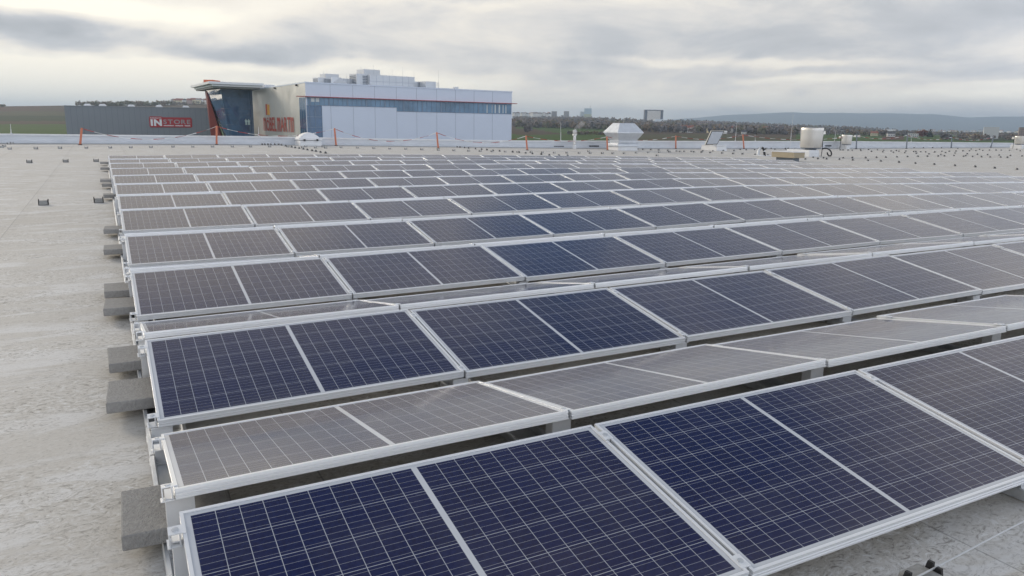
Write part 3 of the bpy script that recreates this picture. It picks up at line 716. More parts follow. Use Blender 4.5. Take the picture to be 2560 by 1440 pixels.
HOLD = [
 ('in the front pair at the left edge', 0.0, 1, [(109.5, 512), (247, 506)]),
 ('level with the last panel rows', 0.0, 1, [(73.8, 406.5), (164.6, 405), (240.6, 404)]),
 ('in the row along the left parapet', 0.0, 0, [(24.6, 373), (90, 372.2), (150.4, 371.4), (216, 370.6), (275.6, 370), (327.3, 369.4), (377.6, 369), (432.8, 368), (482, 367.6), (531.5, 367.6), (581, 367.6), (626.5, 367.4), (674.3, 367.3), (719.8, 367.2), (764.7, 367.2), (807.7, 367.4)]),
 ('in the far left corner cluster', 0.4, 0, [(4, 368.3), (10.5, 366.5), (22, 360.2), (30, 358.6)]),
 ('in the chain from the dome to the panels', 1.35, 0, [(655.3, 355), (662, 356.2), (670, 357.5), (677, 359), (687, 360.4), (695.8, 362), (703.8, 363.3), (714, 365.2), (729, 368), (738, 369.6), (748, 371), (758.5, 373), (768.6, 375), (780.3, 377), (790, 378.5), (801.2, 381), (814, 383)]),
 ('scattered just in front of the white dome', 0.0, 0, [(701.6, 355.6), (756.5, 369.6), (788.7, 370.2), (813.9, 370.2)]),
 ('in the row right of the dome', 0.0, 0, [(852.6, 369), (893.6, 370.3), (934.4, 371.3), (974.5, 372.3), (1014.6, 373.3), (1054.5, 374.4), (1095.7, 375.8), (1134.6, 377), (1171.6, 378), (1200.6, 378.6), (1230, 379.3), (1263, 379.8)]),
 ('in the slanting chain right of the dome', 1.2, 0, [(1142.8, 367.6), (1150, 368.3), (1161.4, 369.6), (1171.6, 370.6), (1188.6, 372.2), (1204, 373.5), (1217.3, 375), (1232.7, 376.7), (1249, 378), (1281.5, 380.2), (1297.3, 381.5), (1314, 383), (1331, 384.4), (1353, 386.4), (1373, 388), (1397, 389.4), (1419, 390)]),
 ('in the row before the flue and vent', 0.0, 0, [(1294.6, 381), (1327.8, 381.2), (1356, 381.9), (1385.7, 382.6), (1417, 382.8), (1447.6, 383.4), (1475.4, 383.6), (1506, 384), (1532, 384.3), (1560, 384), (1590, 382.8), (1620.3, 381.9), (1648, 381.2), (1673.6, 380.2), (1700, 379.3)]),
 ('in the short row beside the big vent', 0.3, 0, [(1594.9, 373.2), (1608, 373.7), (1627.5, 374.9), (1647, 375.7), (1670, 377), (1691.6, 378), (1710.5, 378.8)]),
 ('standing alone close behind the last panel row', 0.0, 0, [(1471.6, 379.2), (1642.7, 389.4)]),
 ('in the rows before the open hatch', 0.3, 0, [(1728.5, 378.8), (1735, 380.2), (1757, 378), (1754, 381), (1782.6, 377.6), (1775.7, 382), (1808.6, 376.9), (1805.5, 383.3), (1835.5, 376.9), (1833, 384.6), (1856.7, 385.4), (1851, 374.2), (1866, 375)]),
 ('between the hatch and the large fan', 0.3, 0, [(1887, 374.6), (1913.8, 374), (1937.8, 373.5), (1897.8, 366.6), (1915.5, 367.2), (1928.7, 368), (1964.5, 373), (1963.6, 369.8), (1971, 369.8), (1987, 373.4), (1888.5, 387), (1919.8, 388)]),
 ('in the group right of the beige box', 0.5, 0, [(2013.5, 398.2), (2033, 394), (2045, 397.3), (2059, 395.3), (2066.7, 397.9), (2098.6, 398.6), (2108, 395.3), (2131, 394.7), (2132, 400.5)]),
 ('in the long row beyond the panels', 0.8, 0, [(2163.8, 394.7), (2191, 394), (2214.4, 393.5), (2242, 392.8), (2268.4, 391.8), (2294.3, 391.3), (2318, 391.2), (2345, 390.5), (2360.3, 390.2), (2384.7, 389.6), (2408.5, 391), (2431, 391.8), (2453, 392.4), (2474.7, 392.8), (2501, 393.3), (2518, 393.9)]),
 ('in the row beside the right panels', 0.8, 0, [(2169.6, 401.8), (2201.5, 403.3), (2247, 406), (2288, 408.6), (2335.4, 411.2), (2387, 414.4), (2437.7, 417.3), (2486.3, 420.6), (2542, 423.6)]),
 ('in the far row below the small fan', 0.3, 0, [(2101, 375.1), (2108, 375.3), (2120.3, 375.7), (2130.6, 376), (2152, 373.6), (2152.5, 376.8), (2172, 374.4), (2179, 378.8), (2194, 375.2), (2207, 380), (2209.4, 376), (2228, 378), (2233.7, 381), (2241, 376.8), (2247.4, 378.3)]),
 ('in the middle far row at the right', 0.3, 0, [(2262, 382.1), (2264.7, 378.1), (2284.4, 379.3), (2290, 379.3), (2291, 383.9), (2302, 379.8), (2314.4, 380.2), (2322.8, 385.2), (2337, 380.5), (2355, 378.8), (2352.4, 387), (2364, 382), (2373.4, 378.6), (2387.5, 383), (2390, 378.2), (2407.6, 377.6), (2418, 384.8), (2414.7, 389.5)]),
 ('in the farthest rows at the right', 0.3, 0, [(2423.7, 377.4), (2443.7, 386.2), (2440, 377), (2457.2, 376.3), (2469, 387), (2473.7, 375.6), (2490, 375.6), (2503, 375.6), (2498, 388.2), (2523.8, 376), (2526, 389.3), (2542, 373.6), (2550.6, 377.3), (2555.3, 390.4), (2285.7, 367.1), (2308.7, 368.2), (2331.6, 369.3), (2354, 370), (2395, 371.4), (2428, 373), (2448.8, 373.6)]),
]
for desc, rot, parts, lst in HOLD:
    pp = []
    for i, (px, py) in enumerate(sorted(lst)):
        p = hit(px, py + 0.8)
        w = 'leftmost' if i == 0 else ORD[i] + ' from the left'
        lab = 'black wire holder, %s %s' % (w, desc)
        rz = rot + random.uniform(-0.12, 0.12)
        if parts: big_holder(p, rz, lab, 1.12)
        else:
            o = link('conductor_holder', ME_SMALL, None, p); o.rotation_euler = (0, 0, rz); s_ = 1.0 * random.uniform(0.92, 1.08); o.scale = (s_, s_, s_)
            tag(o, lab, 'wire holder', HG)
        pp.append(p)
    if desc.startswith(('in the row along', 'in the row between', 'in the row before', 'in the row nearest', 'in the long row')):
        mb = MB(); mb.tube([(p.x, p.y, p.z + 0.11) for p in pp], 0.005, 5)
        o = mb.build('conductor_wire', M['wire'], smooth=True); tag(o, 'thin wire over the holders ' + desc, 'wire', 'lightning conductor wires')

# ------------------------------------------------------------------ barrier posts and tape
POSTS = [((204.3, 320), (200.3, 362.6), 'orange', 'leftmost orange barrier post before the grey warehouse, leaning right'),
         ((541.4, 314.8), (541.6, 361.2), 'orange', 'orange barrier post before the glass entrance tower'),
         ((836.2, 320.7), (840.3, 363.2), 'orange', 'orange barrier post just right of the white dome'),
         ((1091.8, 330.8), (1095.7, 371), 'orange', 'orange barrier post before the middle of the white store wall'),
         ((1315, 339.3), (1318.2, 375.8), 'orange', 'orange barrier post just right of the store corner, before the fields'),
         ((1517.2, 341.2), (1518.8, 375.8), 'orange', 'orange barrier post at the left side of the big metal vent'),
         ((1689.6, 339.3), (1689.6, 372), 'orange', 'orange barrier post left of the open roof hatch'),
         ((1857.2, 336.4), (1860.4, 367.4), 'orange', 'orange barrier post right of the open roof hatch'),
         ((2142, 338), (2140.4, 372.4), 'grey', 'grey barrier post just right of the small fan'),
         ((2268.6, 337.5), (2266, 372), 'grey', 'second grey barrier post right of the small fan'),
         ((2379.6, 342.5), (2378, 369.8), 'grey', 'third grey barrier post right of the small fan'),
         ((2484, 342), (2477, 368.2), 'grey', 'rightmost grey barrier post, leaning right before the pale box building')]
tops = []
for (tx, ty), (bx, by), colr, lab in POSTS:
    p = hit(bx, by); d = depth_of(p); q = at(tx, ty, d)
    t = thing('barrier_post', lab, 'post', p, 0, 'barrier posts along the parapet')
    r = 0.052 if colr == 'orange' else 0.050
    b = MB(); v = q - p
    b.tube([v * f for f in (0.0, 0.2, 0.2001, 0.5, 0.96, 1.0)], [r * 1.06, r * 1.06, r, r, r, r * 0.9], 14)
    b.build('tube', M['orange' if colr == 'orange' else 'grey_tube'], t, smooth=True)
    b = MB(); b.lathe([(0.10, 0.0), (0.10, 0.025), (r, 0.04)], 14); b.build('foot', M['rubber'], t)
    tops.append((q, p))
SAG = [0.62, 0.48, 0.62, 0.50, 0.30, 0.28, 0.30, 0.38, 0.30, 0.30, 0.30]
SPANN = ['between the two leftmost orange posts', 'between the entrance tower post and the dome post', 'from the dome post to the middle post', 'from the middle post past the store corner', 'before the green field left of the big vent', 'behind the big metal vent', 'behind the open roof hatch', 'passing behind the two round fans', 'between the first and second grey posts', 'between the second and third grey posts', 'between the two rightmost grey posts']
for i in range(len(tops) - 1):
    a, c = tops[i][0] - Vector((0, 0, .02)), tops[i + 1][0] - Vector((0, 0, .02)); L = (c - a).length
    ns = max(8, int(L / 0.55)); ns += ns % 2
    mb = MB(); sub = 3
    def tp(f):
        p = a.lerp(c, f); s_ = SAG[i] * 4 * f * (1 - f); return p - Vector((0, 0, s_))
    for s_ in range(ns):
        for h in range(sub):
            f0, f1 = (s_ + h / sub) / ns, (s_ + (h + 1) / sub) / ns
            p0, p1 = tp(f0), tp(f1); w0 = 0.013 + 0.005 * math.sin(f0 * 40); w1 = 0.013 + 0.005 * math.sin(f1 * 40)
            t0, t1 = 0.03 * math.sin(f0 * 25 + i), 0.03 * math.sin(f1 * 25 + i)
            A = [(p0.x, p0.y - t0, p0.z - w0), (p1.x, p1.y - t1, p1.z - w1), (p1.x, p1.y + t1, p1.z + w1), (p0.x, p0.y + t0, p0.z + w0)]
            mb.face(A, s_ % 2)
    o = mb.build('barrier_tape', [M['tape_r'], M['tape_w']]); tag(o, 'sagging red and white barrier tape ' + SPANN[i], 'tape', 'barrier tapes between the posts')

# ------------------------------------------------------------------ lightning rods on the roof
RODS = [((26, 310), (28, 335), 'thin pale lightning rod at the far left before the green field'),
        ((645.9, 317), (647, 343), 'thin pale lightning rod before the left edge of the big red letters'),
        ((1402, 305.5), (1402, 352), 'thin pale lightning rod left of the steaming flue'),
        ((1842.4, 306), (1838, 354), 'thin lightning rod just left of the post beside the hatch'),
        ((1887.6, 337), (1888, 355), 'short lightning rod between the hatch and the large fan'),
        ((1983.3, 285.4), (1974.5, 371), 'tallest lightning rod, slightly tilted, left of the large round fan'),
        ((2091.5, 312), (2086, 356), 'thin lightning rod just left of the small round fan'),
        ((2278, 340.5), (2278, 355), 'short pale lightning rod right of the second grey post')]
for (tx, ty), (bx, by), lab in RODS:
    r = ray(bx, by); k = (44.95 - CAM[1]) / r[1]; p = Vector(CAM + r * k) if by < 360 else hit(bx, by)
    if by < 360: p.z = max(p.z, ptop(p.x))
    v = at(tx, ty, depth_of(p)) - p
    t = thing('lightning_rod', lab, 'lightning rod', p, 0, 'lightning rods on the roof edge')
    b = MB(); b.tube([v * 0.0, v * 0.45, v * 0.4501, v], [0.020, 0.018, 0.012, 0.009], 6); b.build('rod', M['wire'], t)
    b = MB(); b.lathe([(0.06, 0), (0.06, 0.03), (0.02, 0.05)], 10); b.build('base', M['alu_dull'], t)

# ------------------------------------------------------------------ white dome skylight
def on_y(px, py, y):
    r = ray(px, py); return Vector(CAM + r * ((y - CAM[1]) / r[1]))
p = on_y(777, 357, 43.6); p.z = roofz(p.x, p.y); s_ = 1 / ppm(p)
t = thing('dome_skylight', 'white domed skylight on a low curb against the parapet', 'skylight', p)
hw = 28 * s_ / 0.97
b = MB(); b.frus(0, 0.7, 0, 2.0 * hw * 0.96, 1.5, 0.30, 2.0 * hw * 0.9, 1.4); b.build('curb', M['white_mem'], t, bevel=0.02)
zt = z_at(770, 346.5, p) - p.z; zd = z_at(770, 331.5, p) - p.z
b = MB(); b.box(-hw * .97, hw * .97, -0.05, 1.45, max(zt - 0.10, .301), zt); b.build('rim', M['white_mem'], t, bevel=0.015)
M['acrylic'] = mat('opal acrylic', (0.82, 0.83, 0.84), 0.18, var=0.03)
b = MB(); nu, nv = 20, 12; g_ = [[None] * (nv + 1) for _ in range(nu + 1)]
for i in range(nu + 1):
    for j in range(nv + 1):
        u = -1 + 2 * i / nu; v = -1 + 2 * j / nv
        z = zt + 0.002 + (zd - zt) * max(0.0, (1 - u * u)) ** 0.85 * max(0.0, (1 - v ** 4)) ** 0.6
        g_[i][j] = len(b.v); b.v.append((u * hw * 0.94, 0.7 + v * 0.66, z))
for i in range(nu):
    for j in range(nv): b.f.append((g_[i][j], g_[i + 1][j], g_[i + 1][j + 1], g_[i][j + 1])); b.mi.append(0)
b.build('dome', M['acrylic'], t, smooth=True)
b = MB()
for sx_ in (-1, 1): b.box(sx_ * hw * .55 - .05, sx_ * hw * .55 + .05, -0.12, -0.051, zt - 0.13, zt - 0.03)
b.build('hinge', M['black'], t)

# ------------------------------------------------------------------ big double hood vent
p = hit(1545, 376.2); s_ = 1 / ppm(p)
t = thing('roof_vent', 'large galvanised roof vent shaped like two joined pyramids', 'roof vent', p)
zz_ = lambda py: z_at(1545, py, p) - p.z
M['vent'] = mat('bright galvanised vent sheet', (0.66, 0.69, 0.73), 0.38, 0.55, var=0.08, vscale=3.5)
k = 1.0
wF, wS = 53 * s_ / abs(CR[0]) * 1.02, 21 * s_ / abs(CR[1])          # front and side widths of the curb
ox, oy = wF / 2, wS / 2                                                   # near left corner at the origin
def fr(b, z0, e0, z1, e1): b.frus(ox, oy, z0, wF + e0, wS + e0, z1, wF + e1, wS + e1)
b = MB(); fr(b, -0.05, 0.0, zz_(366.6), -0.06); b.build('curb', M['white_mem'], t, bevel=0.01)
b = MB(); fr(b, zz_(366.4), 0.10, zz_(360.4), 0.10); fr(b, zz_(360.3), 0.08, zz_(358), -0.12); b.build('flange', M['vent'], t, bevel=0.01)
b = MB(); fr(b, zz_(357.9), -0.22, zz_(354), -0.20); fr(b, zz_(353.9), -0.16, zz_(351.6), -0.16); b.build('neck', M['vent'], t)
b = MB(); fr(b, zz_(351.5), -0.14, zz_(332.6), 0.46); b.build('lower_hood', M['vent'], t)
b = MB(); fr(b, zz_(332.5), 0.49, zz_(330), 0.49); b.build('rim', M['vent'], t)
b = MB(); fr(b, zz_(329.9), 0.47, zz_(307.6), -0.42); b.build('upper_hood', M['vent'], t)
b = MB(); b.tube([(ox, oy, zz_(307.5)), (ox, oy, zz_(288.5))], [0.012, 0.008], 6); b.build('lightning_rod', M['wire'], t)

# ------------------------------------------------------------------ steaming flue
p = hit(1436, 371.6); s_ = 1 / ppm(p); zz_ = lambda py: z_at(1436, py, p) - p.z
t = thing('flue_pipe', 'slim stainless flue pipe with a fat cap letting off steam', 'chimney', p)
r_ = 4.0 * s_; rc = 5.7 * s_
b = MB(); b.lathe([(r_ * 1.25, -0.02), (r_ * 1.15, zz_(363.5)), (r_, zz_(362.5))], 20); b.build('base_collar', M['white_mem'], t, smooth=True)
b = MB(); b.lathe([(r_, zz_(363)), (r_, zz_(339))], 20); b.build('pipe', M['steel'], t, smooth=True)
b = MB(); b.lathe([(r_, zz_(339.2)), (rc, zz_(338)), (rc, zz_(336.5)), (rc * .94, zz_(336)), (rc, zz_(335)), (rc, zz_(327.5)), (rc * .8, zz_(326)), (rc * .55, zz_(325.4)), (rc * .55, zz_(323.8))], 20); b.build('cap', M['steel'], t, smooth=True)
sm = bpy.data.materials.new('steam'); sm.use_nodes = True; nt = sm.node_tree; nt.nodes.clear(); q = NG(nt)
out = q.n('ShaderNodeOutputMaterial'); pv = q.n('ShaderNodeVolumePrincipled'); nt.links.new(pv.outputs[0], out.inputs['Volume'])
pv.inputs['Color'].default_value = (0.95, 0.96, 1, 1)
ob = q.n('ShaderNodeTexCoord').outputs['Object']
q.put(pv.inputs['Density'], q.maprange(q.noise(ob, 3.2, 5, 0.65, 0.8), 0.44, 0.70, 0.0, 5.0))
b = MB(); rng2 = random.Random(3)
pts = [(1436, 322.8), (1440, 320), (1446, 317.5), (1451, 314.5), (1454, 311), (1457, 307), (1460, 303)]
sp_ = [at(a_, c_, depth_of(p)) - p for a_, c_ in pts]
b.tube(sp_, [0.07, 0.13, 0.19, 0.20, 0.18, 0.20, 0.10], 12)
o = b.build('steam', sm, smooth=True, loc=p); tag(o, 'small puff of white steam drifting right from the flue', 'steam', kind='stuff')

# ------------------------------------------------------------------ open roof hatch
p = hit(1792, 377.2); s_ = 1 / ppm(p); zz_ = lambda py: z_at(1792, py, p) - p.z
t = thing('roof_hatch', 'white curbed roof hatch with its glazed lid standing open', 'roof hatch', p)
wF, wS = 30 * s_ / abs(CR[0]), 28 * s_ / abs(CR[1])
b = MB(); b.frus(wF / 2, wS / 2, -0.05, wF, wS, zz_(365.8), wF * .92, wS * .92); b.build('curb', M['white_mem'], t, bevel=0.02)
b = MB(); b.frus(wF / 2, wS / 2, zz_(365.7), wF * .96, wS * .96, zz_(363.6), wF * .96, wS * .96); b.build('rim', M['white_mem'], t, bevel=0.02)
d = depth_of(p)
c4 = [at(1762.5, 363, d + .1), at(1793.5, 361.3, d + .1 + wF * .5), at(1811.8, 326.2, d + .5), at(1778.5, 326.6, d)]
c4 = [v - p for v in c4]
nrm = (c4[1] - c4[0]).cross(c4[3] - c4[0]).normalized()
if nrm.y > 0: nrm = -nrm
M['lid_frame'] = mat('pale hatch lid frame', (0.66, 0.64, 0.57), 0.45)
M['lid_glass'] = mat('opal hatch glazing', (0.50, 0.53, 0.57), 0.25, var=0.04)
ctr = sum(c4, Vector()) / 4
def inset(f): return [ctr + (v - ctr) * f for v in c4]
b = MB(); b.hexa([v - nrm * 0.06 for v in c4] + [v for v in c4]); b.build('lid_frame', M['lid_frame'], t)
b = MB(); i1 = inset(0.95)
b.hexa([v + nrm * 0.003 for v in i1] + [v + nrm * 0.02 for v in i1]); b.build('gasket', M['black'], t)
i2 = inset(0.86)
b = MB(); b.hexa([v + nrm * 0.021 for v in i2] + [v + nrm * 0.028 for v in i2]); b.build('glazing', M['lid_glass'], t)
b = MB(); b.tube([(wF * .35, wS * .5, zz_(363.6)), tuple(c4[0].lerp(c4[3], .3) + nrm * .05)], 0.02, 6); b.tube([(wF * .7, wS * .5, zz_(363.6)), tuple(c4[1].lerp(c4[2], .3) - nrm * .07)], 0.02, 6); b.build('strut', M['black'], t)

# ------------------------------------------------------------------ swan neck cable pipe
p = hit(1898, 389); s_ = 1 / ppm(p); d = depth_of(p)
t = thing('swan_neck_pipe', 'bent swan neck pipe, one leg pale and the other black, on the roof', 'pipe', p)
def rel(pts, dd=0.0): return [at(a_, c_, d + dd) - p for a_, c_ in pts]
M['pipe_w'] = mat('pale pipe wrap', (0.62, 0.64, 0.66), 0.4, 0.2)
b = MB(); b.tube(rel([(1895, 389.5), (1895.4, 383), (1896.6, 378), (1899, 373), (1902, 369.6), (1905.5, 369)]), 3.3 * s_, 14); b.build('pale_leg', M['pipe_w'], t, smooth=True)
b = MB(); b.tube(rel([(1904.8, 369), (1908, 371), (1909.5, 374.5), (1910.3, 378), (1911.3, 384), (1911.8, 391.5)], -0.1), 2.9 * s_, 14); b.build('black_leg', M['rubber'], t, smooth=True)
b = MB(); b.tube(rel([(1910, 377.2), (1910.5, 379.6)], -0.1), 3.3 * s_, 14); b.build('band', M['steel'], t, smooth=True)
b = MB(); b.box(-0.25, 0.85, -0.3, 0.3, -0.02, 0.03); b.build('base_plate', M['white_mem'], t, bevel=0.01)

# ------------------------------------------------------------------ round exhaust fans
M['fan'] = mat('pale enamelled fan housing', (0.66, 0.64, 0.60), 0.34, 0.55)
def fan(lab, base, cur, drum, curb_split, hood):
    p = hit(*base); s_ = 1 / ppm(p); zz_ = lambda py: z_at(base[0], py, p) - p.z
    t = thing('exhaust_fan', lab, 'fan', p, 0, 'round exhaust fans on the roof')
    wF = (cur[1] - curb_split) * s_ / abs(CR[0]) * 0.95; wS = (curb_split - cur[0]) * s_ / abs(CR[1]) * 0.95
    hh = zz_(cur[2])
    b = MB(); b.frus(wF / 2, wS / 2, -0.04, wF, wS, hh * .5, wF, wS); b.frus(wF / 2, wS / 2, hh * .5 + .001, wF * 1.0, wS * 1.0, hh, wF * .94, wS * .94); b.build('curb', M['white_mem'], t, bevel=0.02)
    cx = at((drum[0] + drum[1]) / 2 - 2.5, base[1], depth_of(p) + (wS + wF) * .28) - p
    r = (drum[1] - drum[0]) / 2 * s_ * 0.87; z0, z1 = zz_(drum[3]), zz_(drum[2])
    c = (cx.x, cx.y, 0)
    b = MB(); b.lathe([(r * .5, hh), (r * .55, z0 + .02), (r * .86, z0 - .02), (r * .9, z0 + .03)], 28, c, sq=0.72); b.build('underside', M['grey_tube'], t, smooth=True)
    b = MB(); b.lathe([(r * .90, z0 + .031), (r * .95, z0 + .10), (r * .97, z0 + (z1 - z0) * .5), (r, z1 - (z1 - z0) * .14), (r, z1 - .03), (r * .97, z1), (r * .6, z1 + .005)], 36, c, sq=0.72); b.build('housing', M['fan'], t, smooth=True)
    if hood:
        q0, sgn = at(hood[0], hood[1], depth_of(p) + .3) - p, hood[2]
        a_ = hood[3] * s_
        b = MB(); b.hexa([q0 + Vector(v) * a_ for v in ((-.6, -.5, -.5), (.6, -.5, -.5), (.6, .5, -.5), (-.6, .5, -.5), (-.25 - .3 * sgn, -.4, .5), (.25 - .3 * sgn, -.4, .5), (.25 - .3 * sgn, .4, .5), (-.25 - .3 * sgn, .4, .5))])
        b.build('switch_hood', M['fan'], t)
        b = MB(); b.tube([tuple(q0 - Vector((0, 0, .4 * a_))), (q0.x - .06, q0.y - .1, hh * 1.2), (q0.x - .15, q0.y - .15, .02)], 0.022, 8); b.build('cable', M['rubber'], t, smooth=True)
    return t, p
t1, p1 = fan('largest round exhaust fan with a pale drum on a white curb, beside the beige box', (2023, 392.2), (1986, 2056, 375), (1998.5, 2056, 319.2, 371), 2023, (2058, 331.5, -1, 8))
t2, p2 = fan('small round exhaust fan standing just left of the first grey post', (2115.5, 372.6), (2103.5, 2128, 362.6), (2103.5, 2130, 337.5, 361.6), 2115.5, (2101.5, 343, 1, 5.5))
t3, p3 = fan('small round exhaust fan cut by the right edge of the picture', (2554, 372), (2538, 2571, 361.6), (2536.5, 2566, 340.6, 360.8), 2552, (2534, 345, 1, 5.5))
b = MB(); d = depth_of(p1)
b.tube([tuple(at(a_, c_, d + .4)) for a_, c_ in ((2055, 372.5), (2061, 370.6), (2068, 371.2), (2074, 374.5), (2078, 380), (2079, 385.5), (2076.5, 389.8), (2072.5, 389.6), (2069, 385.5), (2068, 381))], 0.045, 10)
o = b.build('hose', M['rubber'], smooth=True); tag(o, 'thick black hose looping onto the roof right of the largest fan', 'hose')

p = hit(1981, 404.2); s_ = 1 / ppm(p); zz_ = lambda py: z_at(1976, py, p) - p.z
t = thing('vent_box', 'low beige rectangular vent box on a narrow plinth before the largest fan', 'roof vent', p)
M['beige_box'] = mat('beige painted sheet', (0.38, 0.32, 0.22), 0.55, var=0.05)
wF, wS = 33 * s_ / abs(CR[0]), 34 * s_ / abs(CR[1]); pF, pS = 20 * s_ / abs(CR[0]), 25 * s_ / abs(CR[1])
b = MB(); b.box(0, pF, 0, pS, -0.03, zz_(394.8)); b.build('plinth', M['grey_tube'], t)
b = MB(); b.box(0.01 - (wF - pF) / 2, wF - (wF - pF) / 2, -(wS - pS) / 2, wS - (wS - pS) / 2, zz_(394.7), zz_(381)); b.build('housing', M['beige_box'], t)
b = MB(); b.box(-.02 - (wF - pF) / 2, wF + .03 - (wF - pF) / 2, -.03 - (wS - pS) / 2, wS + .03 - (wS - pS) / 2, zz_(380.95), zz_(379.6)); b.build('lid', M['white_mem'], t)

# ------------------------------------------------------------------ terrain (heights given as picture rows above or below the eye line)
TPX = [-700, 0, 165, 520, 760, 1280, 1500, 1700, 2000, 2150, 2300, 2560, 3300]
TD = [60, 150, 300, 450, 700, 1000, 1250, 1500, 2200, 3000, 5000, 9000, 16000]
FLAT = [-330, -134, -67, -45, -28, -19]
TE = {
 -700: FLAT[:3] + [-36, -12, 12, 26, 36, 30, 20, 8, 0, 0],
 0:    FLAT[:3] + [-34, -13, 7, 18, 30, 26, 18, 8, 0, 0],
 165:  FLAT[:3] + [-36, -15, 5, 18, 34, 30, 18, 8, 0, 0],
 520:  FLAT[:3] + [-40, -20, 2, 18, 41, 36, 20, 8, 0, 0],
 760:  FLAT[:3] + [-44, -24, -6, 8, 20, 24, 22, 10, 0, 0],
 1280: FLAT[:3] + [-44, -25, -12, -5, 2, 10, 17, 14, 2, 0],
 1500: FLAT[:3] + [-44, -26, -14, -8, -2, 12, 17, 12, 2, 0],
 1700: FLAT[:3] + [-44, -26, -15, -10, -4, 7, 12, 6, -2, 0],
 2000: FLAT[:3] + [-44, -26, -16, -12, -8, -2, 4, 0, -3, 0],
 2150: FLAT[:3] + [-44, -26, -17, -13, -10, -6, -1, -3, -3, 0],
 2300: FLAT[:3] + [-44, -26, -17, -14, -12, -9, -7, -5, -3, 0],
 2560: FLAT[:3] + [-44, -26, -17, -14, -12, -9, -7, -5, -3, 0],
 3300: FLAT[:3] + [-44, -26, -17, -14, -12, -9, -7, -5, -3, 0]}
TEA = np.array([TE[k] for k in TPX], float)
LTD = np.log(np.array(TD, float))
EK = 0.956 / FPX                 # rise per picture row near the eye line
def flat(px, D):
    """point at eye height seen in picture column px (at the eye line), D metres ahead"""
    r = ray(px, 312.3 + 0.0129 * (px - 1280)); h = np.array([r[0], r[1], 0.0]); return CAM + h * (D / float(np.dot(h, FH)))
def terr_e(px, D):
    col = np.array([np.interp(math.log(D), LTD, TEA[i]) for i in range(len(TPX))])
    return float(np.interp(px, TPX, col))
def ground(px, D):
    P = flat(px, D)
    e = terr_e(px, D); z = CAM[2] + e * D * EK
    if D < 300: z = GROUND_Z
    return Vector((P[0], P[1], z))
def soil(name, c1, c2, sc):
    m = bpy.data.materials.new(name); m.use_nodes = True; nt = m.node_tree; nt.nodes.clear(); q = NG(nt)
    out = q.n('ShaderNodeOutputMaterial'); b = q.n('ShaderNodeBsdfPrincipled'); nt.links.new(b.outputs[0], out.inputs[0])
    ob = q.n('ShaderNodeTexCoord').outputs['Object']
    n1 = q.noise(ob, sc, 6, 0.6, 0.4); n2 = q.noise(ob, sc * 12, 4, 0.6)
    q.put(b.inputs['Base Color'], q.mix(q.maprange(q.m('ADD', q.m('MULTIPLY', n1, .6), q.m('MULTIPLY', n2, .4)), 0.35, 0.65, 0, 1), c1, c2))
    b.inputs['Roughness'].default_value = 0.95; b.inputs['Specular IOR Level'].default_value = 0.1
    return m
GM = [soil('green crop', (0.058, 0.100, 0.026), (0.080, 0.125, 0.036), 0.02), soil('ploughed brown soil', (0.080, 0.060, 0.042), (0.110, 0.082, 0.058), 0.02),
      soil('faded olive meadow', (0.075, 0.078, 0.040), (0.100, 0.092, 0.052), 0.02), soil('dark winter crop', (0.038, 0.056, 0.028), (0.060, 0.072, 0.036), 0.015),
      soil('reddish soil', (0.115, 0.066, 0.045), (0.090, 0.060, 0.042), 0.02), soil('asphalt yard', (0.10, 0.10, 0.10), (0.13, 0.13, 0.13), 0.1),
      soil('far mixed country', (0.060, 0.058, 0.046), (0.085, 0.075, 0.055), 0.006), soil('forested hills', (0.030, 0.042, 0.026), (0.050, 0.055, 0.035), 0.002)]
def field(px, row):
    """which crop grows at this compass column and this picture row"""
    if px < 700:
        if row > 310.5: return 0
        if row > 303: return 1
        if row > 289: return 3
        if row > 278: return 2
        if row > 266: return 4 if px < 110 else 1
        return 1
    if row > 352: return 5 if row > 372 else 0
    if px < 1290: return 1 if row < 335 else 0
    if px < 1425: return 0 if row > 337.5 - (px - 1300) * .012 else (1 if row > 322 and px < 1330 + (row - 322) * 6 else 0)
    if px < 1560: return 0
    if px < 1830: return 2 if row > 336 else 1
    if px < 1990: return (2 if row > 343 else 1)
    if px < 2210: return 0
    if px < 2270: return 4 if 340 < row < 350 else 0
    if px < 2390: return 0
    if px < 2480: return 2 if row < 347 else 3
    return 3
mb = MB(); cols = np.arange(-1500, 4300, 18.0); Ds = np.concatenate([[25, 60, 110, 160, 220, 280], np.geomspace(300, 1900, 74), np.geomspace(1950, 13600, 24)])
ids = {}
for i, c in enumerate(cols):
    cc = min(max(c, -700), 3300)
    for j, D in enumerate(Ds):
        P = flat(c, D); e = terr_e(cc, max(D, 60)); z = GROUND_Z if D < 300 else CAM[2] + e * D * EK
        ids[i, j] = len(mb.v); mb.v.append((P[0], P[1], z))
for i in range(len(cols) - 1):
    for j in range(len(Ds) - 1):
        mb.f.append((ids[i, j], ids[i + 1, j], ids[i + 1, j + 1], ids[i, j + 1]))
        D = (Ds[j] + Ds[j + 1]) / 2; c = (cols[i] + cols[i + 1]) / 2
        row = 312.3 + 0.0129 * (c - 1280) - terr_e(min(max(c, -700), 3300), max(D, 60))
        mb.mi.append(6 if D > 1700 else field(c, row))
tag(mb.build('ground', GM, smooth=True), kind='structure')
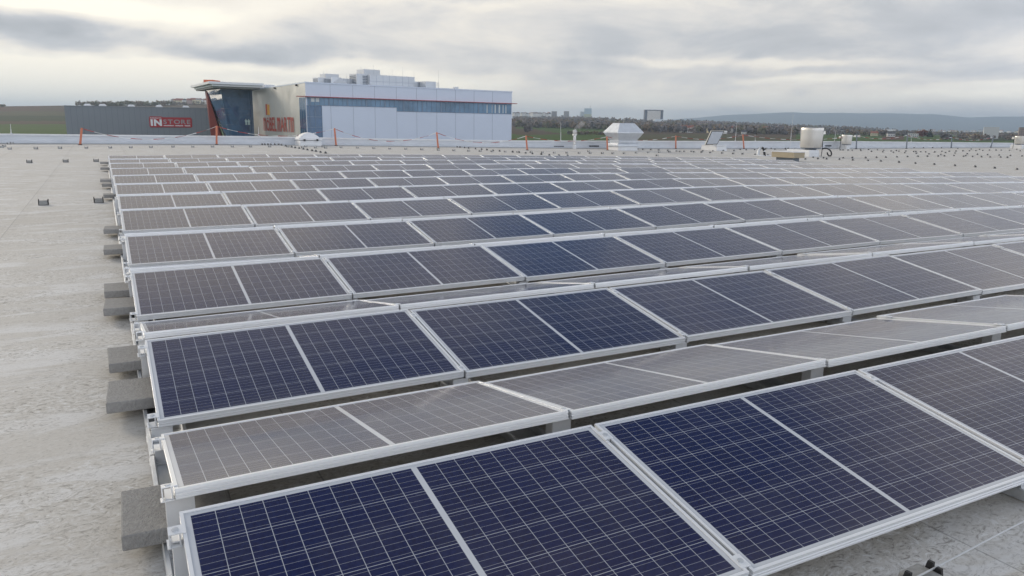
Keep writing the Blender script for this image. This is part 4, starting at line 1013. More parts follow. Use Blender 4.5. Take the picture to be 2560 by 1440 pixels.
# the far blue hills
HP = [(1500, 4), (1600, 10), (1690, 20), (1766, 27), (1835, 32), (1972, 41), (2080, 39.5), (2250, 41), (2324, 41), (2417, 33), (2500, 36), (2560, 38.5), (2700, 34), (2900, 40), (3100, 26), (3400, 10), (3700, 2)]
mb = MB(); ids = {}; hc_ = np.arange(1480, 3720, 10.0); HD = [9000, 9500, 10200, 10900, 11500, 12300, 13300]
HW = [-0.06, 0.14, 0.42, 0.78, 1.0, 0.7, -0.05]
for i, c in enumerate(hc_):
    for j, D in enumerate(HD):
        e = np.interp(c, [a for a, _ in HP], [b for _, b in HP]) * HW[j] + (math.sin(c * .021 + j * 1.7) * 1.1 + math.sin(c * .047 + j) * .8) * (0.6 if 0 < j < 6 else 0)
        P = flat(c, D); ids[i, j] = len(mb.v); mb.v.append((P[0], P[1], CAM[2] + e * D * EK))
for i in range(len(hc_) - 1):
    for j in range(len(HD) - 1): mb.f.append((ids[i, j], ids[i + 1, j], ids[i + 1, j + 1], ids[i, j + 1])); mb.mi.append(0)
tag(mb.build('hills', GM[7], smooth=True), kind='structure')

# ------------------------------------------------------------------ trees
TM = [mat('grey brown bare twigs', (0.25, 0.215, 0.195), 0.9, spec=0.1), mat('brown autumn leaves', (0.25, 0.19, 0.135), 0.9, spec=0.1), mat('olive leaves', (0.20, 0.19, 0.125), 0.9, spec=0.1),
      mat('dark evergreen needles', (0.040, 0.055, 0.038), 0.9, spec=0.1), mat('rusty red leaves', (0.21, 0.085, 0.065), 0.9, spec=0.1), mat('bark', (0.06, 0.05, 0.042), 0.9, spec=0.1), mat('violet grey twigs', (0.20, 0.19, 0.195), 0.9, spec=0.1)]
def crown(mb, P, h, w, mi, n, shape='round', q=None):
    q = q or max(0.35, w * 0.16)
    for _ in range(n):
        if shape == 'cone':
            f = random.random() ** 1.3; a = random.uniform(0, 6.283); r = w * .5 * (1 - f) * random.uniform(.55, 1.05); c = (r * math.cos(a), r * math.sin(a), h * (.06 + .92 * f)); qq = q * (1.15 - .7 * f)
        else:
            while True:
                d = [random.uniform(-1, 1) for _ in range(3)]; l = math.sqrt(sum(x * x for x in d))
                if .25 < l < 1: break
            k = (0.80 + .3 * math.sin(d[0] * 4 + P[0]) * math.cos(d[1] * 5 + P[1]))
            c = (d[0] * w * .5 * k, d[1] * w * .5 * k, h * (.56 + .42 * d[2] * k)); qq = q
        n_ = Vector([random.gauss(0, 1) for _ in range(3)]).normalized(); a_ = n_.orthogonal().normalized(); b_ = n_.cross(a_)
        s1, s2 = qq * random.uniform(.6, 1.4), qq * random.uniform(.5, 1.1)
        ctr = Vector(P) + Vector(c)
        mb.face([ctr - a_ * s1, ctr + b_ * s2, ctr + a_ * s1 * .9, ctr - b_ * s2 * .8], mi)
def tree(lab, cat, px, D, h, w, mi, n, shape='round', base=0.0, group=None, name='tree'):
    P = ground(px, D); P.z += base
    t = thing(name, lab, cat, P, random.uniform(0, 6), group)
    b = MB(); b.tube([(0, 0, -.3), (w * .01, 0, h * .25), (w * .02, w * .02, h * .6)], [h * .028, h * .022, h * .008], 7)
    if shape != 'cone':
        for k in range(5):
            a = k * 1.3; b.tube([(0, 0, h * (.2 + .05 * k)), (w * .3 * math.cos(a), w * .3 * math.sin(a), h * (.5 + .07 * k))], [h * .012, h * .004], 5)
    b.build('trunk', TM[5], t)
    b = MB(); crown(b, (0, 0, 0), h, w, mi, n, shape); b.build('crown', TM[mi], t)
    return t
def pxh(rows, D): return rows * D * EK
tree('round dark bush standing alone between the brown and green fields', 'bush', 1319, 830, pxh(17, 830), pxh(23, 830), 6, 260, name='bush')
tree('tall dark conifer beside the red bush at the right', 'tree', 2326.5, 1000, pxh(21, 1000), pxh(14, 1000), 3, 240, 'cone', name='conifer')
tree('wide rust red tree just left of the tall dark conifer', 'tree', 2309, 1010, pxh(16, 1010), pxh(27, 1010), 4, 260)
tree('brown leafy tree left of the dark house at the right', 'tree', 2209, 1050, pxh(16, 1050), pxh(24, 1050), 0, 240)
tree('dark narrow conifer left of the red roofed house', 'tree', 2175.5, 1120, pxh(9, 1120), pxh(7, 1120), 3, 140, 'cone', name='conifer')
tree('olive round tree left of the narrow conifer at the right', 'tree', 2162, 1000, pxh(11, 1000), pxh(16, 1000), 2, 200)
tree('broad dark spreading tree in the green field left of the cream sheds', 'tree', 2367, 780, pxh(14, 780), pxh(30, 780), 6, 300)
tree('grey leafy tree between the dark house and the white villa', 'tree', 2262, 1080, pxh(15, 1080), pxh(17, 1080), 6, 220)
tree('round olive tree right of the hatch at the field edge', 'tree', 1908, 1050, pxh(11, 1050), pxh(19, 1050), 2, 220)
tree('yellow brown tree above the right shoulder of the big vent', 'tree', 1606, 1300, pxh(12, 1300), pxh(16, 1300), 2, 220)
tree('dark tree right of the olive tree beyond the hatch', 'tree', 1963, 1000, pxh(9, 1000), pxh(18, 1000), 6, 200)
tree('small dark tree on the hill crest at the far left', 'tree', 9, 1480, pxh(5.5, 1480), pxh(15, 1480), 2, 120)
for i, (c, w_, m_) in enumerate(((212, 12, 2), (226, 12, 2), (245, 14, 2), (262, 18, 1), (284, 22, 2), (306, 24, 2), (330, 20, 2), (352, 18, 1), (371, 20, 2), (392, 22, 2), (412, 16, 1))):
    tree('olive tree on the hill crest behind the grey warehouse, %s from the left' % ('first' if i == 0 else ORD[i]), 'tree', c, 1480, pxh(11 + (i * 5) % 4 - 3.5 * (i == 0), 1480), pxh(w_, 1480), m_, 150, base=-2.2, group='trees on the hill crest')
hd = MB(); D = 720
for i in range(26):
    c = 1422 + i * 3.9; P = ground(c, D + random.uniform(-8, 8)); crown(hd, P, pxh(random.uniform(10, 14.5), D), pxh(random.uniform(8, 12), D), random.choice((0, 1, 2, 2, 6)), 60)
tag(hd.build('hedge', TM), 'long dark brown hedge across the green field behind the flue and vent', 'hedge')
# the woods beyond the fields read as one mass
wd = MB(); cnt = 0
def wood(c0, c1, D0, D1, n, h0, h1, mats, q):
    for _ in range(n):
        c = random.uniform(c0, c1); D = D0 + (D1 - D0) * random.random() ** 1.0
        P = ground(c, D); h = random.uniform(h0, h1); w = h * random.uniform(.7, 1.15)
        P.z -= h * .12
        crown(wd, P, h, w, random.choice(mats), q, 'round', w * .21)
wood(1282, 1560, 1200, 1650, 520, 9, 15, (0, 0, 1, 2, 6, 6), 26)
wood(1282, 1700, 1650, 2500, 520, 9, 15, (0, 0, 6, 6, 1), 18)
wood(1590, 2000, 1020, 1500, 560, 8, 14, (0, 0, 2, 6, 6, 1), 26)
wood(1660, 2160, 1500, 2300, 620, 10, 16, (0, 6, 6, 2), 18)
wood(1700, 2240, 2300, 3100, 420, 10, 17, (0, 6, 6), 12)
wood(2000, 2330, 1080, 1500, 300, 6, 11, (0, 2, 6, 6, 1), 24)
wood(2230, 2620, 1250, 2400, 420, 6, 10, (0, 6, 6, 2), 16)
wood(2400, 2600, 820, 1100, 130, 4, 7, (0, 0, 1, 6), 24)
wood(195, 440, 1490, 1560, 150, 6, 11, (2, 2, 1, 0), 20)
wood(430, 560, 1550, 1750, 110, 6, 10, (0, 2, 1, 6), 16)
wood(1282, 1480, 2800, 3400, 160, 10, 16, (0, 6, 6), 10)
tag(wd.build('distant_wood', TM), kind='stuff')

# ------------------------------------------------------------------ the furniture store
M['white_clad'] = mat('white facade panels', (0.68, 0.74, 0.84), 0.5, var=0.02, vscale=0.2)
M['seam'] = mat('panel seam', (0.40, 0.44, 0.50), 0.6)
M['warm_clad'] = mat('pearl metallic cladding', (0.75, 0.73, 0.68), 0.36, 0.35, var=0.03, vscale=0.15)
M['grey_clad'] = mat('grey corrugated cladding', (0.235, 0.255, 0.285), 0.5, var=0.04, vscale=0.1)
M['grey_seam'] = mat('grey cladding joint', (0.17, 0.185, 0.21), 0.5)
M['glass_blue'] = mat('blue tinted facade glass', (0.055, 0.125, 0.23), 0.05, 0.0, ior=1.7, var=0.25, vscale=0.25)
M['glass_light'] = mat('pale blue window glass', (0.12, 0.225, 0.34), 0.08, 0.0, ior=1.6, var=0.35, vscale=0.16)
M['mullion'] = mat('blue grey mullion', (0.18, 0.24, 0.32), 0.4, 0.3)
M['red'] = mat('red painted metal', (0.34, 0.035, 0.045), 0.42, var=0.1, vscale=0.4)
M['fin_red'] = mat('dark red fin', (0.21, 0.030, 0.024), 0.40, var=0.1, vscale=0.3)
M['letter'] = mat('orange red sign letters', (0.56, 0.10, 0.07), 0.45)
M['yellow'] = mat('amber sign bar', (0.80, 0.42, 0.10), 0.45)
M['letter_w'] = mat('white sign letters', (0.82, 0.84, 0.86), 0.45)
M['letter_g'] = mat('grey sign letters', (0.36, 0.35, 0.36), 0.45)
M['sign_red'] = mat('crimson sign board', (0.40, 0.022, 0.030), 0.4)
M['canopy'] = mat('white canopy edge', (0.72, 0.74, 0.76), 0.4, 0.1)
M['soffit'] = mat('grey soffit', (0.30, 0.31, 0.32), 0.6)
def xy(px, D):
    P = flat(px, D); return Vector((P[0], P[1], 0))
class Wall:
    """vertical wall line A to B seen with its outside towards the camera; u metres along, z height"""
    def __init__(s, A, B):
        s.A, s.B = A, B; s.L = (B - A).length; s.d = (B - A).normalized(); s.n = Vector((s.d.y, -s.d.x, 0))
        if s.n.dot(Vector(CAM) - A) < 0: s.n = -s.n
    def u(s, px, py=300):
        r = ray(px, py); a = np.array([[r[0], -s.d.x], [r[1], -s.d.y]]); k = np.linalg.solve(a, np.array([s.A.x - CAM[0], s.A.y - CAM[1]])); return float(k[1])
    def P(s, u, z, o=0.0):
        q = s.A + s.d * u + s.n * o; return Vector((q.x, q.y, z))
    def z(s, px, py): return z_at(px, py, s.P(s.u(px, py), 0))
    def box(s, mb, u0, u1, z0, z1, o0, o1, mi=0):
        mb.hexa([s.P(u0, z0, o1), s.P(u1, z0, o1), s.P(u1, z0, o0), s.P(u0, z0, o0), s.P(u0, z1, o1), s.P(u1, z1, o1), s.P(u1, z1, o0), s.P(u0, z1, o0)], mi)
    def pxbox(s, mb, x0, x1, z0, z1, o0, o1, mi=0): s.box(mb, s.u(x0), s.u(x1), z0, z1, o0, o1, mi)
P1, P2, P3 = xy(767, 230), xy(1279, 278), xy(632, 289)
ROOFS = 13.5
WR, WL = Wall(P1, P2), Wall(P3, P1)
store = thing('furniture_store', 'big white furniture store with a glass entrance tower and red trim', 'building', (P1.x, P1.y, GROUND_Z))
S0 = Vector((P1.x, P1.y, GROUND_Z))
def sb(mb, name, mats, parent=store, **kw):
    mb.v = [(x - S0.x, y - S0.y, z - S0.z) for x, y, z in mb.v]; return mb.build(name, mats, parent, **kw)
back = Vector((-WR.n.x, -WR.n.y, 0)) * 60
ZT = WR.z(800, 206.5)
b = MB()
q1, q2, q3, q4 = P1, P2, P2 + back, P3 + WL.d * 0 + Vector((-WR.n.x, -WR.n.y, 0)) * 2
q4 = P3
poly = [q1, q2, q3, q3 + (P3 - P1) * 0.25, q4]
n_ = len(poly)
for i in range(n_):
    a, c = poly[i], poly[(i + 1) % n_]
    b.face([(a.x, a.y, GROUND_Z), (c.x, c.y, GROUND_Z), (c.x, c.y, ZT), (a.x, a.y, ZT)])
b.face([(p.x, p.y, ZT - .3) for p in poly])
sb(b, 'wall', M['white_clad'])
b = MB(); WR.box(b, -0.1, WR.L + .1, ZT - .35, ZT + 0.06, 0.02, 0.16); WL.box(b, 0, WL.L + .1, ZT - .35, ZT + .06, 0.06, 0.18); sb(b, 'roof_edge', M['white_clad'])
b = MB()
for px in (828, 884, 938, 992, 1042, 1092, 1139, 1185, 1231): WR.pxbox(b, px - .35, px + .35, GROUND_Z, ZT - .4, 0.0, 0.03)
sb(b, 'facade_seam', M['seam'])
b = MB(); WL.box(b, 0.3, WL.L, GROUND_Z, ZT - .36, 0.003, 0.10); sb(b, 'side_cladding', M['warm_clad'])
b = MB()
for i in range(1, 8): WL.box(b, WL.L * i / 8 - .03, WL.L * i / 8 + .03, GROUND_Z, ZT - .4, 0.10, 0.105)
sb(b, 'side_seam', mat('warm cladding joint', (0.58, 0.54, 0.47), 0.4, 0.5))
# window band
zr = WR.z(1000, 249.5)                       # red eave
zb1, zb2, zt_ = WR.z(900, 265.6), WR.z(1150, 281.5), zr - 0.15
b = MB(); WR.box(b, WR.u(770), WR.u(992.5), zb1, zt_, 0.01, 0.06); WR.box(b, WR.u(992.6), WR.u(1277.5), zb2, zt_, 0.01, 0.06)
win = sb(b, 'window_band', M['glass_light'])
b = MB(); pos = list(np.linspace(777, 1277, 44))
for i, px in enumerate(pos):
    z0 = zb1 if px < 992 else zb2; wv = 0.06 if i % 4 else 0.26
    u_ = WR.u(px); WR.box(b, u_ - wv, u_ + wv, z0, zt_, 0.06, 0.12)
WR.box(b, WR.u(770), WR.u(992), zb1 - .12, zb1, 0.0, 0.14); WR.box(b, WR.u(992), WR.u(1278), zb2 - .12, zb2, 0.0, 0.14)
m_ = sb(b, 'mullion', M['mullion'], win)
M['blind'] = mat('white window blind', (0.62, 0.66, 0.66), 0.7)
b = MB()
for a_, c_ in ((779, 788), (791, 801)): WR.pxbox(b, a_, c_, zb1 + .9, zt_ - .1, 0.062, 0.085)
for a_, c_ in ((1216, 1219), (1229, 1231), (1236, 1239), (1246, 1249.5), (1256, 1258), (1263, 1266)): WR.pxbox(b, a_, c_, zb2 + .1, zt_ - .4, 0.062, 0.085)
sb(b, 'blind', M['blind'], win)
b = MB(); WR.box(b, -3.0, WR.L + 1.7, zr - .10, zr + .10, 0.0, 1.0); sb(b, 'eave', M['red'])
# tall corner glazing below the band
cg0, cg1 = WR.u(768), WR.u(805.5); b = MB()
WR.box(b, 0.15, cg1, GROUND_Z, zb1 - .13, 0.01, 0.06); WL.box(b, WL.L - 6.5, WL.L - .05, GROUND_Z, zr - .2, 0.101, 0.16)
cgl = sb(b, 'corner_glazing', M['glass_blue'])
b = MB()
for px in (775, 788, 805): WR.pxbox(b, px - .5, px + .5, GROUND_Z, zb1, 0.06, 0.12)
for py in (292, 318): WR.box(b, 0.2, cg1, WR.z(786, py) - .08, WR.z(786, py) + .08, 0.06, 0.11)
for f in (.35, .7): WL.box(b, WL.L - 6.5 * f - .08, WL.L - 6.5 * f + .08, GROUND_Z, zr - .2, 0.16, 0.2)
sb(b, 'mullion', M['mullion'], cgl)
# small wall lamps on the warm side
b = MB()
for px, py in ((693, 220), (747, 212.5)):
    u_ = WL.u(px); z_ = WL.z(px, py); WL.box(b, u_ - .35, u_ + .35, z_ - .25, z_ + .25, 0.1, 0.6)
sb(b, 'wall_lamp', M['black'])

# glass entrance tower: leans outwards towards the top
zc = z_at(558, 222.5, xy(557.5, 270))
tC, tR, tL = xy(557.2, 268.5), xy(634, 277), xy(520, 283)
bC, bL = xy(571.5, 271), xy(556, 284)
zb_ = z_at(571.5, 335, bC)
def ext(top, bot, z):
    f = (z - zc) / (zb_ - zc); return Vector((top.x + (bot.x - top.x) * f, top.y + (bot.y - top.y) * f, z))
tR2 = xy(634, 276.5)
def quad_on(mb, a_t, a_b, c_t, c_b, f0, f1, z0, z1, o, mi=0, th=0.0):
    def pt(f, z):
        A, Cc = ext(a_t, a_b, z), ext(c_t, c_b, z); q = A.lerp(Cc, f); d = (Cc - A); n = Vector((d.y, -d.x, 0)).normalized()
        if n.dot(Vector(CAM) - q) < 0: n = -n
        return q, n
    P_ = [pt(f0, z0), pt(f1, z0), pt(f1, z1), pt(f0, z1)]
    fr_ = [q + n * o for q, n in P_]; bk = [q + n * (o - th) for q, n in P_]
    mb.hexa([fr_[0], fr_[1], bk[1], bk[0], fr_[3], fr_[2], bk[2], bk[3]], mi)
b = MB(); quad_on(b, tC, bC, tR, tR2, 0, 1, GROUND_Z, zc, 0, 0, .25); quad_on(b, tL, bL, tC, bC, 0, 1, GROUND_Z, zc, 0, 0, .25)
tw = sb(b, 'glass_tower', M['glass_blue'])
b = MB()
for f in (.33, .56, .80, .93): quad_on(b, tC, bC, tR, tR2, f - .004, f + .004, GROUND_Z, (zc if f > .9 else z_at(600, 287, tC)), 0.07, 0, .07)
for py in (272, 287, 312): z_ = z_at(600, py, tC); quad_on(b, tC, bC, tR, tR2, 0.0, 1.0, z_ - .06, z_ + .06, 0.07, 0, .07)
for py in (250, 272, 287, 312): z_ = z_at(545, py, xy(545, 275)); quad_on(b, tL, bL, tC, bC, 0.0, 1.0, z_ - .05, z_ + .05, 0.07, 0, .07)
quad_on(b, tC, bC, tR, tR2, 0.935, 1.0, GROUND_Z, zc, 0.12, 0, .1)
sb(b, 'mullion', mat('steel blue mullion', (0.12, 0.17, 0.24), 0.4, 0.3), tw)
b = MB()
def fig(f, z0, h, w):
    quad_on(b, tC, bC, tR, tR2, f - w, f - w * .12, z0, z0 + h * .48, .10, 0, .03); quad_on(b, tC, bC, tR, tR2, f + w * .12, f + w, z0, z0 + h * .48, .10, 0, .03)
    quad_on(b, tC, bC, tR, tR2, f - w * 1.25, f + w * 1.25, z0 + h * .48, z0 + h * .82, .10, 0, .03); quad_on(b, tC, bC, tR, tR2, f - w * .5, f + w * .5, z0 + h * .85, z0 + h, .10, 0, .03)
zf0, zf1 = z_at(614, 312, tC), z_at(614, 297.2, tC)
fig(.71, zf0, zf1 - zf0, .032); fig(.81, zf0, zf1 - zf0 - .1, .036)
sb(b, 'figure_emblem', mat('pale green window emblem', (0.55, 0.70, 0.68), 0.5), tw)
b = MB(); f0L = xy(516.5, 286); f0Lb = xy(525, 286)
def finq(z): return ext(f0L, f0Lb, z)
zt2 = z_at(520, 224.5, f0L)
pts_t = [Vector((*xy(517, 284.5).to_2d(), zt2)), Vector((*xy(521.5, 282.5).to_2d(), zt2))]
zlow = GROUND_Z; fz = (zlow - zt2) / (z_at(540, 335, xy(525, 283)) - zt2)
lo_l = xy(517 + (524.5 - 517) * fz, 282.5); lo_r = xy(521.5 + (549.5 - 521.5) * fz, 280.5)
pts_b = [Vector((lo_l.x, lo_l.y, zlow)), Vector((lo_r.x, lo_r.y, zlow))]
nf = Vector((FH[0], FH[1], 0))
b.hexa([pts_b[0], pts_b[1], pts_b[1] + nf * 1.5, pts_b[0] + nf * 1.5, pts_t[0], pts_t[1], pts_t[1] + nf * 1.5, pts_t[0] + nf * 1.5])
sb(b, 'fin', M['fin_red'])
# two stacked canopy slabs
def canopy(mb, cpx, lpx, rpx, cy_top, cy_bot, dc, dl, dr):
    c, l, r = xy(cpx, dc), xy(lpx, dl), xy(rpx, dr); bk = l + (r - c)
    z1, z0 = z_at(cpx, cy_top, c), z_at(cpx, cy_bot, c)
    mb.hexa([(p.x, p.y, z0) for p in (c, r, bk, l)] + [(p.x, p.y, z1) for p in (c, r, bk, l)]); return z0, z1
b = MB(); zA = canopy(b, 528.2, 482.5, 664, 203.2, 209.3, 258, 293, 268); cu = sb(b, 'canopy', M['canopy'])
b = MB(); zB = canopy(b, 536.5, 491.5, 661, 210.6, 215.0, 259.5, 291, 268.5); sb(b, 'lower_canopy', M['canopy'], cu)
b = MB(); c, l, r = xy(538, 261), xy(495, 290), xy(655, 269); bk = l + (r - c)
b.hexa([(p.x, p.y, zB[0] - .55) for p in (c, r, bk, l)] + [(p.x, p.y, zB[0] - .002) for p in (c, r, bk, l)]); sb(b, 'soffit', M['soffit'], cu)
b = MB(); c = xy(515.5, 268); r_ = xy(541, 269); zz1 = z_at(528, 199.6, c)
b.hexa([(*(p + o_).to_2d(), z_) for z_ in (zA[1] + .002, zz1) for p, o_ in ((c, Vector()), (r_, Vector()), (r_, nf * 6), (c, nf * 6))]); sb(b, 'roof_box', mat('orange roof box', (0.62, 0.16, 0.07), 0.5))

# sign letters on the warm side wall
def glyph(ch, bold=0.012):
    cu_ = bpy.data.curves.new('t', 'FONT'); cu_.body = ch; cu_.offset = bold; cu_.fill_mode = 'BOTH'; cu_.resolution_u = 4
    ob_ = bpy.data.objects.new('t', cu_); COL.objects.link(ob_)
    dg = bpy.context.evaluated_depsgraph_get(); me = bpy.data.meshes.new_from_object(ob_.evaluated_get(dg))
    vs = [tuple(v.co) for v in me.vertices]; fs = [tuple(p.vertices) for p in me.polygons]
    bpy.data.objects.remove(ob_); bpy.data.curves.remove(cu_); bpy.data.meshes.remove(me)
    return vs, fs
def put_text(mb, wall, word, u0, u1, z0, z1, o, mi, gap=0.08, bold=0.03, swap=None, caps_full=False):
    gl = [glyph((swap or {}).get(c, c), bold) for c in word]
    ws = [max(v[0] for v in g_[0]) - min(v[0] for v in g_[0]) for g_ in gl]
    tot = sum(ws) + gap * (len(ws) - 1); sc_ = (u1 - u0) / tot; u = u0
    for c, (vs, fs), w_ in zip(word, gl, ws):
        x0 = min(v[0] for v in vs); y0 = min(v[1] for v in vs); y1 = max(v[1] for v in vs)
        b0 = len(mb.v)
        for v in vs: mb.v.append(tuple(wall.P(u + (v[0] - x0) * sc_, z0 + (v[1] - y0) / (y1 - y0) * (z1 - z0), o)))
        for f in fs: mb.f.append(tuple(i + b0 for i in f)); mb.mi.append(mi)
        u += (w_ + gap) * sc_
sw = {'M': 'm', 'N': 'n'}
zl0, zl1 = WL.z(662, 326.8), WL.z(662, 293.4)
sg = thing('wall_sign', 'orange red rounded capital letters standing on the pearl side wall of the store', 'sign', tuple(WL.P(WL.u(700), zl0, .3)))
S1 = S0; S0 = Vector(sg.location)
for word, a_, c_ in (('MÖBEL', 660.3, 692), ('MARTIN', 694.8, 736)):
    b = MB(); put_text(b, WL, word, WL.u(a_), WL.u(c_), zl0, zl1, 0.32, 0, 0.08, 0.018, sw)
    b2 = MB(); b2.v = list(b.v); b2.f = list(b.f); b2.mi = list(b.mi)
    sb(b, 'lettering', M['letter'], sg)
b = MB(); WL.pxbox(b, 668, 671.5, WL.z(670, 287.5), WL.z(670, 260.5), .12, .34, 0); WL.pxbox(b, 671.6, 676, WL.z(674, 287.5), WL.z(674, 261.5), .12, .34, 1)
sb(b, 'emblem', [M['letter'], M['yellow']], sg)
S0 = S1

# plant on the store roof
def unit(lab, x0, x1, y0, y1, D, dep, mats, extra=None, name='rooftop_unit', cat='ventilation unit', zbase=None):
    a, c = xy(x0, D), xy(x1, D); zb0 = ZT - .3 if zbase is None else zbase
    z1 = z_at((x0 + x1) / 2, y0, (a + c) / 2)
    W_ = Wall(a, a + WR.d * ((c - a).dot(RHv) / WR.d.dot(RHv)))
    return W_, zb0, z1
RHv = Vector(RH)
M['unit'] = mat('pale grey unit panels', (0.60, 0.62, 0.64), 0.45, 0.2, var=0.04, vscale=0.5)
def hv(name, lab, items, D, group='ventilation units on the store roof'):
    x0 = min(i[1] for i in items); a = xy(x0, D); t = thing(name, lab, 'ventilation unit', (a.x, a.y, ZT - .3), 0, group)
    global S0; keep = S0; S0 = Vector(t.location)
    for part, px0, px1, py, off, dep, kind in items:
        A = xy(px0, D + off); C_ = xy(px1, D + off); W_ = Wall(A, A + WR.d * ((C_ - A).dot(RHv) / WR.d.dot(RHv)))
        z1 = z_at(px0, py, A); zb0 = ZT - .29
        b = MB(); W_.box(b, 0, W_.L, zb0, z1, -dep, 0)
        o = sb(b, part, M['unit'], t)
        if kind == 'louvre':
            b = MB(); nl = 7
            for i in range(nl):
                for (u0, u1) in ((W_.L * .40, W_.L * .60), (W_.L * .62, W_.L * .98)):
                    W_.box(b, u0, u1, zb0 + (z1 - zb0) * (.08 + .12 * i), zb0 + (z1 - zb0) * (.145 + .12 * i), 0.01, 0.05)
            Ws = Wall(W_.P(0, 0, -dep), W_.P(0, 0, 0))
            for i in range(nl): Ws.box(b, dep * .1, dep * .9, zb0 + (z1 - zb0) * (.08 + .12 * i), zb0 + (z1 - zb0) * (.145 + .12 * i), 0.01, 0.05)
            sb(b, 'louvre', M['grey_tube'], o)
        if kind == 'seams':
            b = MB()
            for i in range(1, 7): W_.box(b, W_.L * i / 7 - .04, W_.L * i / 7 + .04, zb0, z1 - .05, 0.005, 0.03)
            W_.box(b, 0, W_.L, zb0 + (z1 - zb0) * .48, zb0 + (z1 - zb0) * .5, 0.031, 0.05)
            sb(b, 'panel_joint', M['seam'], o)
    S0 = keep; return t
hv('rooftop_unit', 'left rooftop ventilation unit with louvres and a sloping hood on the store', [('louvre_box', 799.5, 828, 193.5, 0, 4, 'louvre'), ('tower', 818, 846, 184.2, 4.5, 4, ''), ('duct', 846, 896, 195.5, 5, 4, 'seams')], 246)
A = xy(828, 245.5); t = thing('intake_hood', 'pale sloping intake hood beside the left rooftop unit', 'hood', (A.x, A.y, ZT - .3))
S1 = S0; S0 = Vector(t.location); W_ = Wall(A, A + WR.d * 5.2); z1 = z_at(845, 193, A); z0 = ZT + .2
b = MB(); b.hexa([W_.P(.2, z0, .4), W_.P(5, z0, 2.4), W_.P(5, z0, 0), W_.P(.2, z0, 0), W_.P(.6, z1, .1), W_.P(3.6, z1, .1), W_.P(3.6, z1, 0), W_.P(.6, z1, 0)]); sb(b, 'hood', M['unit'], t)
b = MB(); W_.box(b, .8, 4.4, ZT - .29, z0 - .002, -.8, -.1); sb(b, 'support', M['grey_tube'], t); S0 = S1
hv('rooftop_unit', 'large middle rooftop ventilation unit with a tall tower and long duct on the store', [('louvre_box', 894.5, 926.5, 184, 0, 5, 'louvre'), ('tower', 913, 948, 172.8, 5.5, 5, ''), ('duct', 927.5, 1028, 186.5, 1.0, 4, 'seams')], 252)
hv('rooftop_unit', 'low right rooftop ventilation unit with grilles on the store', [('louvre_box', 1030, 1065, 203.2, 1, 5, 'louvre'), ('casing', 1065.5, 1089, 203.2, 0, 5, '')], 262)
hv('rooftop_unit', 'tiny dark faced vent box alone on the right half of the store roof', [('casing', 1138, 1146, 217.2, 0, 1.2, '')], 268)
hv('rooftop_unit', 'flat pale vent box above the pearl side wall beside the canopy', [('casing', 666, 686, 211.5, 4, 2, '')], 278)
RR = [(813, 176, 246), (906, 166, 251), (937, 162, 258), (983, 172, 262), (1009, 167, 258), (1036.5, 178, 262), (1097, 175, 266), (870, 183, 256)]
for i, (px, py, D) in enumerate(RR):
    a = xy(px, D); b = MB(); b.tube([(a.x, a.y, ZT - .3), (a.x, a.y, z_at(px, py, a))], [.05, .03], 5)
    tag(b.build('lightning_rod', M['galv']), 'hair thin lightning rod on the store roof, %s' % ('leftmost' if i == 0 else 'between the left and middle units' if i == 7 else ('rightmost, beside the low unit' if i == 6 else 'at the middle unit, %s from the left' % ORD[i - 1])), 'lightning rod', 'lightning rods on the store roof')
hb = MB()
for px in (1090, 1094, 1098):
    a = xy(px, 263); hb.tube([(a.x, a.y, ZT - .3), (a.x, a.y, z_at(px, 207, a))], .05, 5)
a, c = xy(1090, 263), xy(1098, 263)
for py in (207.3, 212.5): hb.tube([(a.x, a.y, z_at(1090, py, a)), (c.x, c.y, z_at(1098, py, c))], .05, 5)
tag(hb.build('guard_rail', M['galv']), 'short guard rail beside the low right rooftop unit', 'railing')

# ------------------------------------------------------------------ grey warehouse with its red sign
H1, H2 = xy(163.5, 288), xy(530, 306)
WH = Wall(H1, H2); ZH = WH.z(300, 266.3)
wh = thing('warehouse', 'low grey clad warehouse hall left of the glass entrance tower', 'building', (H1.x, H1.y, GROUND_Z))
S1 = S0; S0 = Vector(wh.location)
b = MB(); WH.box(b, 0.0, WH.L, GROUND_Z, ZH, -50, 0); sb(b, 'wall', M['grey_clad'], wh)
b = MB()
for i in range(1, 26): u_ = WH.L * i / 26; WH.box(b, u_ - .05, u_ + .05, GROUND_Z, ZH - .3, 0.004, 0.03)
sb(b, 'cladding_joint', M['grey_seam'], wh)
b = MB(); WH.box(b, -0.1, WH.L, ZH - .25, ZH + .05, 0.035, 0.15); sb(b, 'roof_edge', M['grey_clad'], wh)
S0 = S1
for i, px in enumerate((219, 257, 329, 399, 466)):
    a = Wall(H1, H2).P(WH.u(px), ZH - .01, -3.5)
    t = thing('rooflight', 'white rooflight dome on the grey warehouse, %s from the left' % ORD[i], 'skylight', a, math.atan2(WH.d.y, WH.d.x), 'rooflights on the warehouse')
    b = MB(); b.box(-1.2, 1.2, -.8, .8, 0, .45); b.build('curb', M['white_mem'], t)
    b = MB(); b.frus(0, 0, .451, 2.3, 1.5, .85, 1.5, .9); b.build('dome', M['acrylic'], t)
us0, us1 = WH.u(373), WH.u(479.3); zs0, zs1 = WH.z(426, 318.4), WH.z(426, 293.4)
sg = thing('wall_sign', 'rounded crimson sign board with white and grey capitals on the grey warehouse', 'sign', tuple(WH.P((us0 + us1) / 2, zs0, .1)))
S1 = S0; S0 = Vector(sg.location)
